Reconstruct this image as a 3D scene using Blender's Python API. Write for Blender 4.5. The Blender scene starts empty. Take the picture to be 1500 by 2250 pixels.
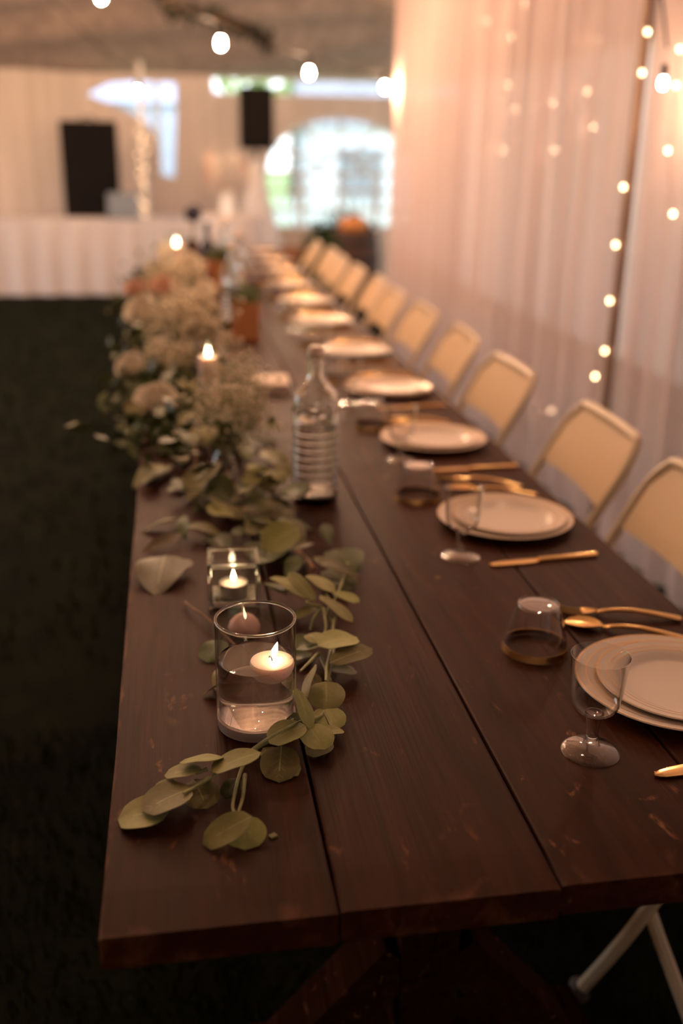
import bpy, bmesh, math, random
from math import sin, cos, pi, radians, sqrt
from mathutils import Vector, Matrix, noise
random.seed(7)
S = bpy.context.scene
COL = S.collection
TZ = 0.76                                   # height of the table tops

# ------------------------------------------------------------------ camera
F = 2195.7 * 36 / 2250
cd = bpy.data.cameras.new('camera'); cam = bpy.data.objects.new('camera', cd); COL.objects.link(cam)
cd.sensor_fit = 'VERTICAL'; cd.sensor_height = 36; cd.lens = F
cd.clip_start = 0.02; cd.clip_end = 200
CP = Vector((0.091, -0.745, 1.4328))
CR = Vector((0.98673718, -0.16168695, 0.01438966)); CU = Vector((0.04150329, 0.33699461, 0.94059136)); CF = Vector((0.15693058, 0.92751925, -0.33923565))
cam.matrix_world = Matrix(((CR.x, CU.x, -CF.x, CP.x), (CR.y, CU.y, -CF.y, CP.y), (CR.z, CU.z, -CF.z, CP.z), (0, 0, 0, 1)))
cd.dof.use_dof = True; cd.dof.focus_distance = 1.19; cd.dof.aperture_fstop = 1.85
S.camera = cam

# ------------------------------------------------------------------ world, exposure
w = bpy.data.worlds.new('world'); S.world = w; w.use_nodes = True
nt = w.node_tree; nt.nodes.clear()
wo = nt.nodes.new('ShaderNodeOutputWorld'); wb = nt.nodes.new('ShaderNodeBackground')
tc = nt.nodes.new('ShaderNodeTexCoord'); sx = nt.nodes.new('ShaderNodeSeparateXYZ'); cr = nt.nodes.new('ShaderNodeValToRGB')
cr.color_ramp.elements[0].position = 0.0; cr.color_ramp.elements[0].color = (0.66, 0.70, 0.72, 1)
cr.color_ramp.elements[1].position = 0.6; cr.color_ramp.elements[1].color = (0.62, 0.68, 0.82, 1)
nt.links.new(tc.outputs['Generated'], sx.inputs[0]); nt.links.new(sx.outputs['Z'], cr.inputs[0])
nt.links.new(cr.outputs[0], wb.inputs['Color']); nt.links.new(wb.outputs[0], wo.inputs[0])
wb.inputs['Strength'].default_value = 1.25

BULB = 300.0; FAIRY = 4.6; FLAME = 12.0
WARM = (1.0, 0.56, 0.27)
S.view_settings.view_transform = 'Standard'
S.view_settings.look = 'None'
S.view_settings.gamma = 1.0
S.view_settings.use_curve_mapping = False
S.view_settings.exposure = 1.95
S.cycles.use_denoising = True
S.cycles.max_bounces = 14; S.cycles.transmission_bounces = 12; S.cycles.transparent_max_bounces = 24
S.cycles.diffuse_bounces = 4; S.cycles.glossy_bounces = 4
S.cycles.sample_clamp_indirect = 4.0

def lamp(loc, power, color, radius):
    l = bpy.data.lights.new('bulb_light', 'POINT'); l.energy = power; l.color = color; l.shadow_soft_size = radius
    o = bpy.data.objects.new('bulb_light', l); o.location = loc; COL.objects.link(o); return o

# ------------------------------------------------------------------ unprojection of a photo pixel on a real plane
def onz(px, py, z=TZ):
    d = CF + CR * ((px - 750) / 2195.7) - CU * ((py - 1125) / 2195.7)
    return CP + d * ((z - CP.z) / d.z)
def ony(px, py, y):
    d = CF + CR * ((px - 750) / 2195.7) - CU * ((py - 1125) / 2195.7)
    return CP + d * ((y - CP.y) / d.y)
def onx(px, py, x):
    d = CF + CR * ((px - 750) / 2195.7) - CU * ((py - 1125) / 2195.7)
    return CP + d * ((x - CP.x) / d.x)

# ------------------------------------------------------------------ materials
def mat(name, color, rough=0.6, metal=0.0, bump=0.0, bscale=80, var=0.0, vscale=8, emit=None, trans=0.0, ior=1.45, spec=0.5, stretch=(1, 1, 1), sheen=0.0, subsurf=0.0):
    m = bpy.data.materials.new(name); m.use_nodes = True
    n = m.node_tree.nodes; L = m.node_tree.links; b = n['Principled BSDF']
    b.inputs['Base Color'].default_value = (*color, 1); b.inputs['Roughness'].default_value = rough
    b.inputs['Metallic'].default_value = metal; b.inputs['IOR'].default_value = ior
    b.inputs['Transmission Weight'].default_value = trans; b.inputs['Specular IOR Level'].default_value = spec
    b.inputs['Sheen Weight'].default_value = sheen
    if subsurf:
        b.inputs['Subsurface Weight'].default_value = subsurf; b.inputs['Subsurface Radius'].default_value = (0.02, 0.01, 0.005)
        b.inputs['Subsurface Scale'].default_value = 0.6
    if emit:
        b.inputs['Emission Color'].default_value = (*emit[0], 1); b.inputs['Emission Strength'].default_value = emit[1]
    if var or bump:
        t = n.new('ShaderNodeTexCoord'); mp = n.new('ShaderNodeMapping'); mp.inputs['Scale'].default_value = stretch
        L.new(t.outputs['Object'], mp.inputs[0])
    if var:
        x = n.new('ShaderNodeTexNoise'); x.inputs['Scale'].default_value = vscale; x.inputs['Detail'].default_value = 5
        L.new(mp.outputs[0], x.inputs['Vector'])
        r = n.new('ShaderNodeValToRGB')
        r.color_ramp.elements[0].position = 0.3; r.color_ramp.elements[1].position = 0.7
        r.color_ramp.elements[0].color = (*[max(0, c * (1 - var)) for c in color], 1)
        r.color_ramp.elements[1].color = (*[min(1, c * (1 + var)) for c in color], 1)
        L.new(x.outputs['Fac'], r.inputs[0]); L.new(r.outputs[0], b.inputs['Base Color'])
    if bump:
        x = n.new('ShaderNodeTexNoise'); x.inputs['Scale'].default_value = bscale; x.inputs['Detail'].default_value = 4
        L.new(mp.outputs[0], x.inputs['Vector'])
        bp = n.new('ShaderNodeBump'); bp.inputs['Strength'].default_value = bump; bp.inputs['Distance'].default_value = 0.01
        L.new(x.outputs['Fac'], bp.inputs['Height']); L.new(bp.outputs[0], b.inputs['Normal'])
    return m

def glow(name, color, strength, sampled=True):
    m = bpy.data.materials.new(name); m.use_nodes = True; n = m.node_tree.nodes; n.clear()
    o = n.new('ShaderNodeOutputMaterial'); e = n.new('ShaderNodeEmission')
    e.inputs['Color'].default_value = (*color, 1); e.inputs['Strength'].default_value = strength
    m.node_tree.links.new(e.outputs[0], o.inputs[0])
    m.cycles.emission_sampling = 'FRONT' if sampled else 'NONE'
    return m

def thin_clear(name, tint=(1, 1, 1), rough=0.02, gain=1.0, ior=1.5):
    """thin clear plastic or vinyl: see-through with a fresnel gloss"""
    m = bpy.data.materials.new(name); m.use_nodes = True; n = m.node_tree.nodes; L = m.node_tree.links; n.clear()
    o = n.new('ShaderNodeOutputMaterial'); t = n.new('ShaderNodeBsdfTransparent'); g = n.new('ShaderNodeBsdfGlossy')
    x = n.new('ShaderNodeMixShader'); f = n.new('ShaderNodeLayerWeight'); pw = n.new('ShaderNodeMath'); pw.operation = 'POWER'; pw.inputs[1].default_value = 3.2
    k = n.new('ShaderNodeMath'); k.operation = 'MULTIPLY_ADD'; k.inputs[1].default_value = 0.85 * gain; k.inputs[2].default_value = 0.04; k.use_clamp = True; f.inputs[0].default_value = 0.5
    t.inputs[0].default_value = (*tint, 1); g.inputs['Roughness'].default_value = rough; L.new(f.outputs['Facing'], pw.inputs[0]); L.new(pw.outputs[0], k.inputs[0]); L.new(k.outputs[0], x.inputs[0]); L.new(t.outputs[0], x.inputs[1]); L.new(g.outputs[0], x.inputs[2]); L.new(x.outputs[0], o.inputs[0])
    return m

def fabric(name, color, trans=0.35, see=0.0, var=0.06):
    """draped cloth: diffuse + translucent, optionally sheer"""
    m = bpy.data.materials.new(name); m.use_nodes = True; n = m.node_tree.nodes; L = m.node_tree.links; n.clear()
    o = n.new('ShaderNodeOutputMaterial'); d = n.new('ShaderNodeBsdfDiffuse'); t = n.new('ShaderNodeBsdfTranslucent')
    x = n.new('ShaderNodeMixShader'); x.inputs[0].default_value = trans
    tcn = n.new('ShaderNodeTexCoord'); mp = n.new('ShaderNodeMapping'); mp.inputs['Scale'].default_value = (9, 9, 0.6)
    no = n.new('ShaderNodeTexNoise'); no.inputs['Scale'].default_value = 1.0; no.inputs['Detail'].default_value = 3
    r = n.new('ShaderNodeValToRGB'); r.color_ramp.elements[0].position = 0.3; r.color_ramp.elements[1].position = 0.7
    r.color_ramp.elements[0].color = (*[c * (1 - var) for c in color], 1); r.color_ramp.elements[1].color = (*[min(1, c * (1 + var)) for c in color], 1)
    L.new(tcn.outputs['Object'], mp.inputs[0]); L.new(mp.outputs[0], no.inputs['Vector']); L.new(no.outputs['Fac'], r.inputs[0])
    L.new(r.outputs[0], d.inputs[0]); L.new(r.outputs[0], t.inputs[0])
    L.new(d.outputs[0], x.inputs[1]); L.new(t.outputs[0], x.inputs[2]); out = x
    if see:
        p = n.new('ShaderNodeBsdfTransparent'); y = n.new('ShaderNodeMixShader'); y.inputs[0].default_value = see
        L.new(x.outputs[0], y.inputs[1]); L.new(p.outputs[0], y.inputs[2]); out = y
    L.new(out.outputs[0], o.inputs[0]); return m

def wood_mat(name, dark, light, worn, wear_end=True):
    m = bpy.data.materials.new(name); m.use_nodes = True; n = m.node_tree.nodes; L = m.node_tree.links; b = n['Principled BSDF']
    def N(t, **k):
        q = n.new(t)
        for a, v in k.items(): q.inputs[a.replace('_', ' ')].default_value = v
        return q
    t = N('ShaderNodeTexCoord'); oi = n.new('ShaderNodeObjectInfo'); add = n.new('ShaderNodeVectorMath'); add.operation = 'ADD'
    rs = n.new('ShaderNodeVectorMath'); rs.operation = 'SCALE'; rs.inputs['Scale'].default_value = 37.0
    L.new(oi.outputs['Random'], rs.inputs[0]); L.new(t.outputs['Object'], add.inputs[0]); L.new(rs.outputs[0], add.inputs[1])
    def mapn(sc, nsc, det=5, dist=0.0):
        mp = n.new('ShaderNodeMapping'); mp.inputs['Scale'].default_value = sc; L.new(add.outputs[0], mp.inputs[0])
        q = N('ShaderNodeTexNoise', Scale=nsc, Detail=det, Distortion=dist); L.new(mp.outputs[0], q.inputs['Vector']); return q
    def ramp(src, a, ca, bb, cb):
        r = n.new('ShaderNodeValToRGB'); e = r.color_ramp.elements
        e[0].position = a; e[1].position = bb; e[0].color = ca; e[1].color = cb; L.new(src, r.inputs[0]); return r
    g1 = mapn((30, 2.6, 30), 1.0, 7, 1.6); g2 = mapn((180, 5, 180), 1.0, 3); blot = mapn((3, 1.6, 3), 1.2, 3)
    c1 = ramp(g1.outputs['Fac'], 0.32, (*dark, 1), 0.70, (*light, 1))
    mx = n.new('ShaderNodeMix'); mx.data_type = 'RGBA'; mx.blend_type = 'MULTIPLY'; mx.inputs[0].default_value = 0.7
    c2 = ramp(blot.outputs['Fac'], 0.35, (0.62, 0.60, 0.60, 1), 0.65, (1, 1, 1, 1))
    L.new(c1.outputs[0], mx.inputs[6]); L.new(c2.outputs[0], mx.inputs[7])
    # small worn patches where the stain has rubbed off
    s1 = mapn((9, 5, 9), 3.0, 8, 1.2); s2 = mapn((2.2, 2.2, 2.2), 1.0, 2); s3 = mapn((160, 40, 160), 1.0, 4)
    w1 = ramp(s1.outputs['Fac'], 0.63, (0, 0, 0, 1), 0.73, (1, 1, 1, 1)); w2 = ramp(s2.outputs['Fac'], 0.42, (0, 0, 0, 1), 0.60, (1, 1, 1, 1))
    w3 = ramp(s3.outputs['Fac'], 0.42, (0, 0, 0, 1), 0.6, (1, 1, 1, 1))
    m1 = n.new('ShaderNodeMath'); m1.operation = 'MULTIPLY'; L.new(w1.outputs[0], m1.inputs[0]); L.new(w2.outputs[0], m1.inputs[1])
    m2 = n.new('ShaderNodeMath'); m2.operation = 'MULTIPLY'; L.new(m1.outputs[0], m2.inputs[0]); L.new(w3.outputs[0], m2.inputs[1])
    last = m2
    if wear_end:                                    # the board ends and the outer edge are rubbed bare in streaks
        sp = n.new('ShaderNodeSeparateXYZ'); L.new(t.outputs['Object'], sp.inputs[0])
        e1 = n.new('ShaderNodeMapRange'); e1.inputs['From Min'].default_value = 0.0; e1.inputs['From Max'].default_value = 0.07
        e1.inputs['To Min'].default_value = 0.20; e1.inputs['To Max'].default_value = 0.0; L.new(sp.outputs['Y'], e1.inputs['Value'])
        e2 = mapn((24, 16, 20), 1.0, 8, 0.5)
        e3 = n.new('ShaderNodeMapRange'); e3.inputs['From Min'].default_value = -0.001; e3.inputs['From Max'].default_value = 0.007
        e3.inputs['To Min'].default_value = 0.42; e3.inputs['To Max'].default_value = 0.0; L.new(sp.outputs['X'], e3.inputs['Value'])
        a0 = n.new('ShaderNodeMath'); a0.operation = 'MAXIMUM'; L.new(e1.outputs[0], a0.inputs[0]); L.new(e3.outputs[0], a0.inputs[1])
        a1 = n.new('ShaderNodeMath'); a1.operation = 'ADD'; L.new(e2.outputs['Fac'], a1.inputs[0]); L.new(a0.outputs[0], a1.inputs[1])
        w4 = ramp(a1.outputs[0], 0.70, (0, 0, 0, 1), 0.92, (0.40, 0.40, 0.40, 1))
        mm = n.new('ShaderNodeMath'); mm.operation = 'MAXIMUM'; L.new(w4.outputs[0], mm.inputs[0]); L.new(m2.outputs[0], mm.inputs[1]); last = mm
    mw = n.new('ShaderNodeMix'); mw.data_type = 'RGBA'; L.new(last.outputs[0], mw.inputs[0]); L.new(mx.outputs[2], mw.inputs[6]); mw.inputs[7].default_value = (*worn, 1)
    L.new(mw.outputs[2], b.inputs['Base Color'])
    rr = n.new('ShaderNodeMapRange'); rr.inputs['To Min'].default_value = 0.38; rr.inputs['To Max'].default_value = 0.62
    L.new(blot.outputs['Fac'], rr.inputs['Value']); L.new(rr.outputs[0], b.inputs['Roughness'])
    b.inputs['Specular IOR Level'].default_value = 0.09
    bp = n.new('ShaderNodeBump'); bp.inputs['Strength'].default_value = 0.22; bp.inputs['Distance'].default_value = 0.004
    ad = n.new('ShaderNodeMath'); ad.operation = 'ADD'; L.new(g1.outputs['Fac'], ad.inputs[0]); L.new(g2.outputs['Fac'], ad.inputs[1])
    L.new(ad.outputs[0], bp.inputs['Height']); L.new(bp.outputs[0], b.inputs['Normal'])
    return m

def leaf_mat(name, col, vein, rough=0.55, nveins=5):
    m = bpy.data.materials.new(name); m.use_nodes = True; n = m.node_tree.nodes; L = m.node_tree.links; b = n['Principled BSDF']
    uv = n.new('ShaderNodeUVMap'); sp = n.new('ShaderNodeSeparateXYZ'); L.new(uv.outputs[0], sp.inputs[0])
    def M(op, a, bb=None):
        q = n.new('ShaderNodeMath'); q.operation = op
        for i, v in enumerate((a, bb)):
            if v is None: continue
            if isinstance(v, (int, float)): q.inputs[i].default_value = v
            else: L.new(v, q.inputs[i])
        return q.outputs[0]
    v = M('ABSOLUTE', M('SUBTRACT', sp.outputs[1], 0.5))
    mid = M('MULTIPLY', M('LESS_THAN', v, 0.016), M('LESS_THAN', sp.outputs[0], 0.72))
    saw = M('FRACT', M('MULTIPLY', M('SUBTRACT', sp.outputs[0], M('MULTIPLY', v, 0.85)), nveins))
    side = M('MULTIPLY', M('LESS_THAN', saw, 0.07), M('LESS_THAN', M('ADD', v, M('MULTIPLY', sp.outputs[0], 0.16)), 0.25))
    side = M('MULTIPLY', side, M('GREATER_THAN', M('SUBTRACT', sp.outputs[0], v), 0.12))
    fac = M('MULTIPLY', M('MAXIMUM', mid, M('MULTIPLY', side, 0.6)), 0.7)
    no = n.new('ShaderNodeTexNoise'); no.inputs['Scale'].default_value = 5; oi = n.new('ShaderNodeObjectInfo')
    hv = n.new('ShaderNodeHueSaturation'); hv.inputs['Color'].default_value = (*col, 1)
    mr = n.new('ShaderNodeMapRange'); mr.inputs['To Min'].default_value = 0.62; mr.inputs['To Max'].default_value = 1.35; L.new(oi.outputs['Random'], mr.inputs['Value'])
    L.new(M('MULTIPLY', mr.outputs[0], M('ADD', M('MULTIPLY', no.outputs['Fac'], 0.5), 0.75)), hv.inputs['Value'])
    mh = n.new('ShaderNodeMapRange'); mh.inputs['To Min'].default_value = 0.47; mh.inputs['To Max'].default_value = 0.515; L.new(oi.outputs['Random'], mh.inputs['Value']); L.new(mh.outputs[0], hv.inputs['Hue'])
    mx = n.new('ShaderNodeMix'); mx.data_type = 'RGBA'; L.new(fac, mx.inputs[0]); L.new(hv.outputs[0], mx.inputs[6]); mx.inputs[7].default_value = (*vein, 1)
    L.new(mx.outputs[2], b.inputs['Base Color']); b.inputs['Roughness'].default_value = rough; b.inputs['Specular IOR Level'].default_value = 0.3
    bp = n.new('ShaderNodeBump'); bp.inputs['Strength'].default_value = 0.25; bp.inputs['Distance'].default_value = 0.001
    L.new(fac, bp.inputs['Height']); L.new(bp.outputs[0], b.inputs['Normal'])
    return m

M = {}
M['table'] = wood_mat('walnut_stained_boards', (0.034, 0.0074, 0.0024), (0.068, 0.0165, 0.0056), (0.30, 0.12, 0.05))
M['table_leg'] = wood_mat('walnut_stained_beams', (0.022, 0.008, 0.004), (0.045, 0.017, 0.009), (0.36, 0.15, 0.07), False)
M['table_leg'].node_tree.nodes['Principled BSDF'].inputs['Specular IOR Level'].default_value = 0.0
M['metal_dark'] = mat('dark_metal', (0.03, 0.03, 0.03), 0.5, 0.6)
M['resin'] = mat('beige_resin', (0.66, 0.46, 0.27), 0.38, bump=0.05, bscale=300, spec=0.5)
M['resin_frame'] = mat('beige_tube', (0.66, 0.52, 0.36), 0.32, bump=0.02, spec=0.6)
M['rubber'] = mat('grey_rubber', (0.12, 0.11, 0.10), 0.8, bump=0.1)
M['glass'] = mat('clear_glass', (0.985, 1, 0.99), 0.0, trans=1.0, ior=1.46)
M['glass_green'] = mat('thick_glass', (0.93, 0.98, 0.95), 0.0, trans=1.0, ior=1.5)
M['vase'] = thin_clear('vase_glass', (0.985, 0.98, 0.97), 0.01, 1.2)
M['cube'] = thin_clear('thick_square_glass', (0.93, 0.95, 0.92), 0.02, 1.6)
M['base_glow'] = mat('painted_glow_glass', (0.95, 0.82, 0.76), 0.12, trans=0.25, ior=1.46)  # pale part-diffuse glass: glow refracted in clear glass bottoms, put into the colour
M['water'] = mat('water', (1, 1, 1), 0.0, trans=1.0, ior=1.33)
M['plastic'] = thin_clear('clear_thin_plastic', (0.97, 0.96, 0.95), 0.03, 1.5)
M['vinyl'] = thin_clear('clear_vinyl', (0.95, 0.97, 0.97), 0.05, 1.0)
M['gold'] = mat('gold_foil', (0.90, 0.56, 0.22), 0.24, 1.0, bump=0.02, bscale=60)
M['gold_light'] = mat('gold_plastic', (0.93, 0.62, 0.28), 0.2, 1.0, bump=0.03, bscale=40)
M['china'] = mat('cream_plate', (0.80, 0.69, 0.60), 0.24, bump=0.01, bscale=20, spec=0.5)
M['wax'] = mat('white_wax', (0.90, 0.72, 0.60), 0.42, subsurf=0.6, bump=0.02, bscale=60)
M['wax_pink'] = mat('blush_wax', (0.75, 0.46, 0.38), 0.5, subsurf=0.4, bump=0.05, bscale=90)
M['tin'] = mat('tealight_tin', (0.42, 0.42, 0.45), 0.35, 1.0, bump=0.05, bscale=200)
M['wick'] = mat('wick', (0.02, 0.015, 0.01), 0.9, bump=0.1)
M['flame'] = glow('flame', (1.0, 0.72, 0.42), FLAME)
M['bulb'] = glow('bulb_glow', (1.0, 0.60, 0.36), BULB)
M['fairy'] = glow('fairy_glow', (1.0, 0.60, 0.30), FAIRY, False)
M['socket'] = mat('black_socket', (0.015, 0.013, 0.012), 0.5, bump=0.05)
M['wire'] = mat('dark_wire', (0.03, 0.025, 0.02), 0.6, bump=0.05)
M['wire_clear'] = mat('copper_wire', (0.4, 0.25, 0.15), 0.4, 0.8, bump=0.02)
M['curtain'] = fabric('sheer_curtain', (0.78, 0.60, 0.56), 0.40, 0.10)
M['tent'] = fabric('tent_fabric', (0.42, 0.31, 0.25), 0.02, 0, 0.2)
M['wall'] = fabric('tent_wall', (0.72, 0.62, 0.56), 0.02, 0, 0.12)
M['wall_thin'] = fabric('thin_tent_wall', (0.80, 0.72, 0.68), 0.45, 0, 0.08)
M['cloth'] = fabric('white_tablecloth', (0.80, 0.76, 0.78), 0.2, 0)
M['paper'] = mat('white_paper', (0.82, 0.68, 0.58), 0.7, bump=0.05)
M['leaf'] = leaf_mat('dusty_eucalyptus', (0.27, 0.255, 0.085), (0.46, 0.46, 0.20))
M['leaf_under'] = leaf_mat('leaf_underside', (0.24, 0.19, 0.10), (0.35, 0.30, 0.18))
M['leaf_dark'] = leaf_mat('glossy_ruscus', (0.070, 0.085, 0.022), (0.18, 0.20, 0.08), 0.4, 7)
M['leaf_black'] = leaf_mat('dark_evergreen_leaf', (0.018, 0.020, 0.008), (0.03, 0.035, 0.015))
M['leaf_mid'] = leaf_mat('olive_leaf', (0.165, 0.15, 0.050), (0.30, 0.28, 0.12), 0.42, 7)
M['stem'] = mat('green_stem', (0.30, 0.30, 0.12), 0.5, var=0.2, vscale=60, bump=0.1)
M['twig'] = mat('brown_twig', (0.36, 0.20, 0.11), 0.7, var=0.3, vscale=80, bump=0.3)
M['bloom'] = mat('white_bloom', (0.88, 0.80, 0.68), 0.7, var=0.1, vscale=60, bump=0.1)
M['blush'] = mat('blush_petal', (0.80, 0.56, 0.44), 0.7, var=0.1, vscale=60, bump=0.1)
M['breath'] = mat('babys_breath', (0.74, 0.64, 0.48), 0.8, var=0.2, vscale=40)
M['black'] = mat('speaker_black', (0.008, 0.006, 0.006), 0.75, bump=0.2, bscale=400, spec=0.15)
M['grey'] = mat('grey_laptop', (0.20, 0.24, 0.30), 0.5, 0.3, bump=0.05)
M['white_metal'] = mat('white_painted_metal', (0.70, 0.68, 0.66), 0.4, bump=0.03)
M['pole'] = mat('grey_brown_pole', (0.26, 0.17, 0.13), 0.45, 0.5, bump=0.03)
M['rail'] = mat('window_white', (0.80, 0.80, 0.80), 0.6, bump=0.03)
M['kraft'] = mat('orange_wood_block', (0.52, 0.22, 0.085), 0.6, var=0.2, vscale=20, stretch=(1, 1, 6), bump=0.1)
M['barrel'] = mat('barrel_wood', (0.07, 0.028, 0.018), 0.6, var=0.3, vscale=12, stretch=(6, 6, 1), bump=0.2)
M['crate'] = mat('crate_wood', (0.30, 0.14, 0.07), 0.7, var=0.3, vscale=10, stretch=(1, 8, 8), bump=0.2)
M['bottle_dark'] = mat('dark_bottle_glass', (0.012, 0.014, 0.028), 0.12, bump=0.01, spec=0.6)
M['red'] = mat('red_label', (0.45, 0.035, 0.03), 0.6, bump=0.02)
M['navy'] = mat('navy_paint', (0.02, 0.02, 0.05), 0.5, bump=0.02)
M['pumpkin'] = mat('pumpkin_orange', (0.60, 0.24, 0.07), 0.5, var=0.2, vscale=10, bump=0.1)
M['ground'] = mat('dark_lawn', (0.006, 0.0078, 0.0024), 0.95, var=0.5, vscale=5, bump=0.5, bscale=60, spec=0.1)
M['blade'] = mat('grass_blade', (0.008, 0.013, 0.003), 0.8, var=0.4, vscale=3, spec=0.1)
M['lawn'] = mat('outer_lawn', (0.30, 0.42, 0.16), 0.95, var=0.3, vscale=1, spec=0.1)
M['tree'] = mat('tree_leaves', (0.34, 0.44, 0.14), 0.8, var=0.5, vscale=2.0, spec=0.2)
M['bark'] = mat('bark', (0.25, 0.18, 0.13), 0.9, var=0.3, bump=0.4)
M['bush'] = mat('bush_leaves', (0.022, 0.045, 0.014), 0.7, var=0.5, vscale=9, spec=0.2)
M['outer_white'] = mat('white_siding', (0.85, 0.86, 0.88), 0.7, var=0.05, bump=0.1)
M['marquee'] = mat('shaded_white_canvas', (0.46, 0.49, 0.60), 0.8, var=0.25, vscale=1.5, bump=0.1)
M['outer_roof'] = mat('shingle_grey', (0.30, 0.31, 0.33), 0.8, var=0.3, bump=0.3)

# ------------------------------------------------------------------ geometry helpers
class G:
    """collects verts / faces of one mesh"""
    def __init__(s): s.v = []; s.f = []; s.uv = None; s.mi = []; s.ms = []
    def add(s, vs, fs, mi=0):
        o = len(s.v); s.v += [Vector(q) for q in vs]; s.f += [tuple(i + o for i in q) for q in fs]; s.mi += [mi] * len(fs); return s
    def box(s, c, d, rot=None, mi=0, ch=0.0):
        bm = bmesh.new(); bmesh.ops.create_cube(bm, size=1.0)
        for q in bm.verts: q.co = Vector((q.co.x * d[0], q.co.y * d[1], q.co.z * d[2]))
        if ch: bmesh.ops.bevel(bm, geom=bm.edges[:], offset=ch, segments=2, affect='EDGES', profile=0.6)
        m = Matrix.Translation(Vector(c)) @ (rot.to_4x4() if rot else Matrix.Identity(4))
        bm.verts.index_update()
        s.add([m @ q.co for q in bm.verts], [[q.index for q in f.verts] for f in bm.faces], mi); bm.free(); return s
    def lathe(s, prof, seg=40, c=(0, 0, 0), closed=False, mi=0, sx=1.0, sy=1.0):
        n = len(prof); vs = []; fs = []
        idx = []
        for (r, z) in prof:
            if r < 1e-6: idx.append([len(vs)] * seg); vs.append((c[0], c[1], c[2] + z))
            else:
                st = len(vs); idx.append(list(range(st, st + seg)))
                vs += [(c[0] + r * cos(2 * pi * k / seg) * sx, c[1] + r * sin(2 * pi * k / seg) * sy, c[2] + z) for k in range(seg)]
        for i in range(n if closed else n - 1):
            a, b = idx[i], idx[(i + 1) % n]
            for k in range(seg):
                q = [a[k], a[(k + 1) % seg], b[(k + 1) % seg], b[k]]
                u = []
                for t in q:
                    if t not in u: u.append(t)
                if len(u) > 2: fs.append(u)
        return s.add(vs, fs, mi)
    def tube(s, pts, r, seg=8, mi=0, cap=True):
        pts = [Vector(q) for q in pts]; n = len(pts); vs = []; fs = []
        rr = r if isinstance(r, (list, tuple)) else [r] * n
        up = None
        for i, q in enumerate(pts):
            t = (pts[min(i + 1, n - 1)] - pts[max(i - 1, 0)]).normalized()
            if up is None: up = t.orthogonal().normalized()
            up = (up - t * up.dot(t)); up = up.normalized() if up.length > 1e-6 else t.orthogonal().normalized()
            b = t.cross(up)
            vs += [q + (up * cos(2 * pi * k / seg) + b * sin(2 * pi * k / seg)) * rr[i] for k in range(seg)]
        for i in range(n - 1):
            for k in range(seg):
                fs.append((i * seg + k, i * seg + (k + 1) % seg, (i + 1) * seg + (k + 1) % seg, (i + 1) * seg + k))
        if cap: fs.append(tuple(range(seg - 1, -1, -1))); fs.append(tuple((n - 1) * seg + k for k in range(seg)))
        return s.add(vs, fs, mi)
    def ball(s, c, r, sub=2, sc=(1, 1, 1), mi=0, rough=0.0):
        bm = bmesh.new(); bmesh.ops.create_icosphere(bm, subdivisions=sub, radius=1.0); bm.verts.index_update(); vs = []
        for q in bm.verts:
            k = r * (1 + rough * noise.noise(q.co * 2.3 + Vector(c) * 5))
            vs.append((c[0] + q.co.x * k * sc[0], c[1] + q.co.y * k * sc[1], c[2] + q.co.z * k * sc[2]))
        s.add(vs, [[q.index for q in f.verts] for f in bm.faces], mi); bm.free(); return s
    def mesh(s, name, mats, smooth=True, off=(0, 0, 0)):
        me = bpy.data.meshes.new(name); o = Vector(off)
        me.from_pydata([tuple(q - o) for q in s.v], [], s.f)
        for m in (mats if isinstance(mats, (list, tuple)) else [mats]): me.materials.append(m)
        if any(s.mi): me.polygons.foreach_set('material_index', s.mi)
        if s.uv:
            ul = me.uv_layers.new(name='UVMap')
            for lp in me.loops: ul.data[lp.index].uv = s.uv[lp.vertex_index]
        bm = bmesh.new(); bm.from_mesh(me); bmesh.ops.recalc_face_normals(bm, faces=bm.faces)
        for f in bm.faces: f.smooth = smooth
        if smooth:
            for e in bm.edges:
                if len(e.link_faces) == 2 and e.calc_face_angle(0) > 0.7: e.smooth = False
        bm.to_mesh(me); bm.free(); return me

def obj(name, me, parent=None):
    o = bpy.data.objects.new(name, me); COL.objects.link(o)
    if parent is not None: o.parent = parent
    return o
def part(name, g, m, parent, smooth=True, label=None, stuff=False, world=False):
    """a part; world=True means the geometry is given in world space and its thing is unrotated"""
    off = (0, 0, 0)
    if world:
        off = Vector((0, 0, 0)); q = parent
        while q is not None: off = off + q.location; q = q.parent
    o = obj(name, g.mesh(name, m, smooth, off), parent)
    if label: o['label'] = label
    if stuff: o['kind'] = 'stuff'
    return o
def tag(o, label, cat, group=None, kind=None):
    o['label'] = label; o['category'] = cat
    if group: o['group'] = group
    if kind: o['kind'] = kind
    return o
def thing(name, label, cat, loc=(0, 0, 0), rz=0.0, group=None):
    o = bpy.data.objects.new(name, None); o.empty_display_size = 0.05; COL.objects.link(o)
    o.location = loc; o.rotation_euler = (0, 0, rz); return tag(o, label, cat, group)
def dup(o, parent=None):
    c = o.copy(); COL.objects.link(c)
    if parent is not None: c.parent = parent
    for k_ in list(o.children): dup(k_, c)
    return c
def struct(name, g, m, smooth=False, parent=None):
    o = obj(name, g.mesh(name, m, smooth), parent)
    if parent is None: o['kind'] = 'structure'
    return o
def rotm(ax, a): return Matrix.Rotation(a, 3, ax)
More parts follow.
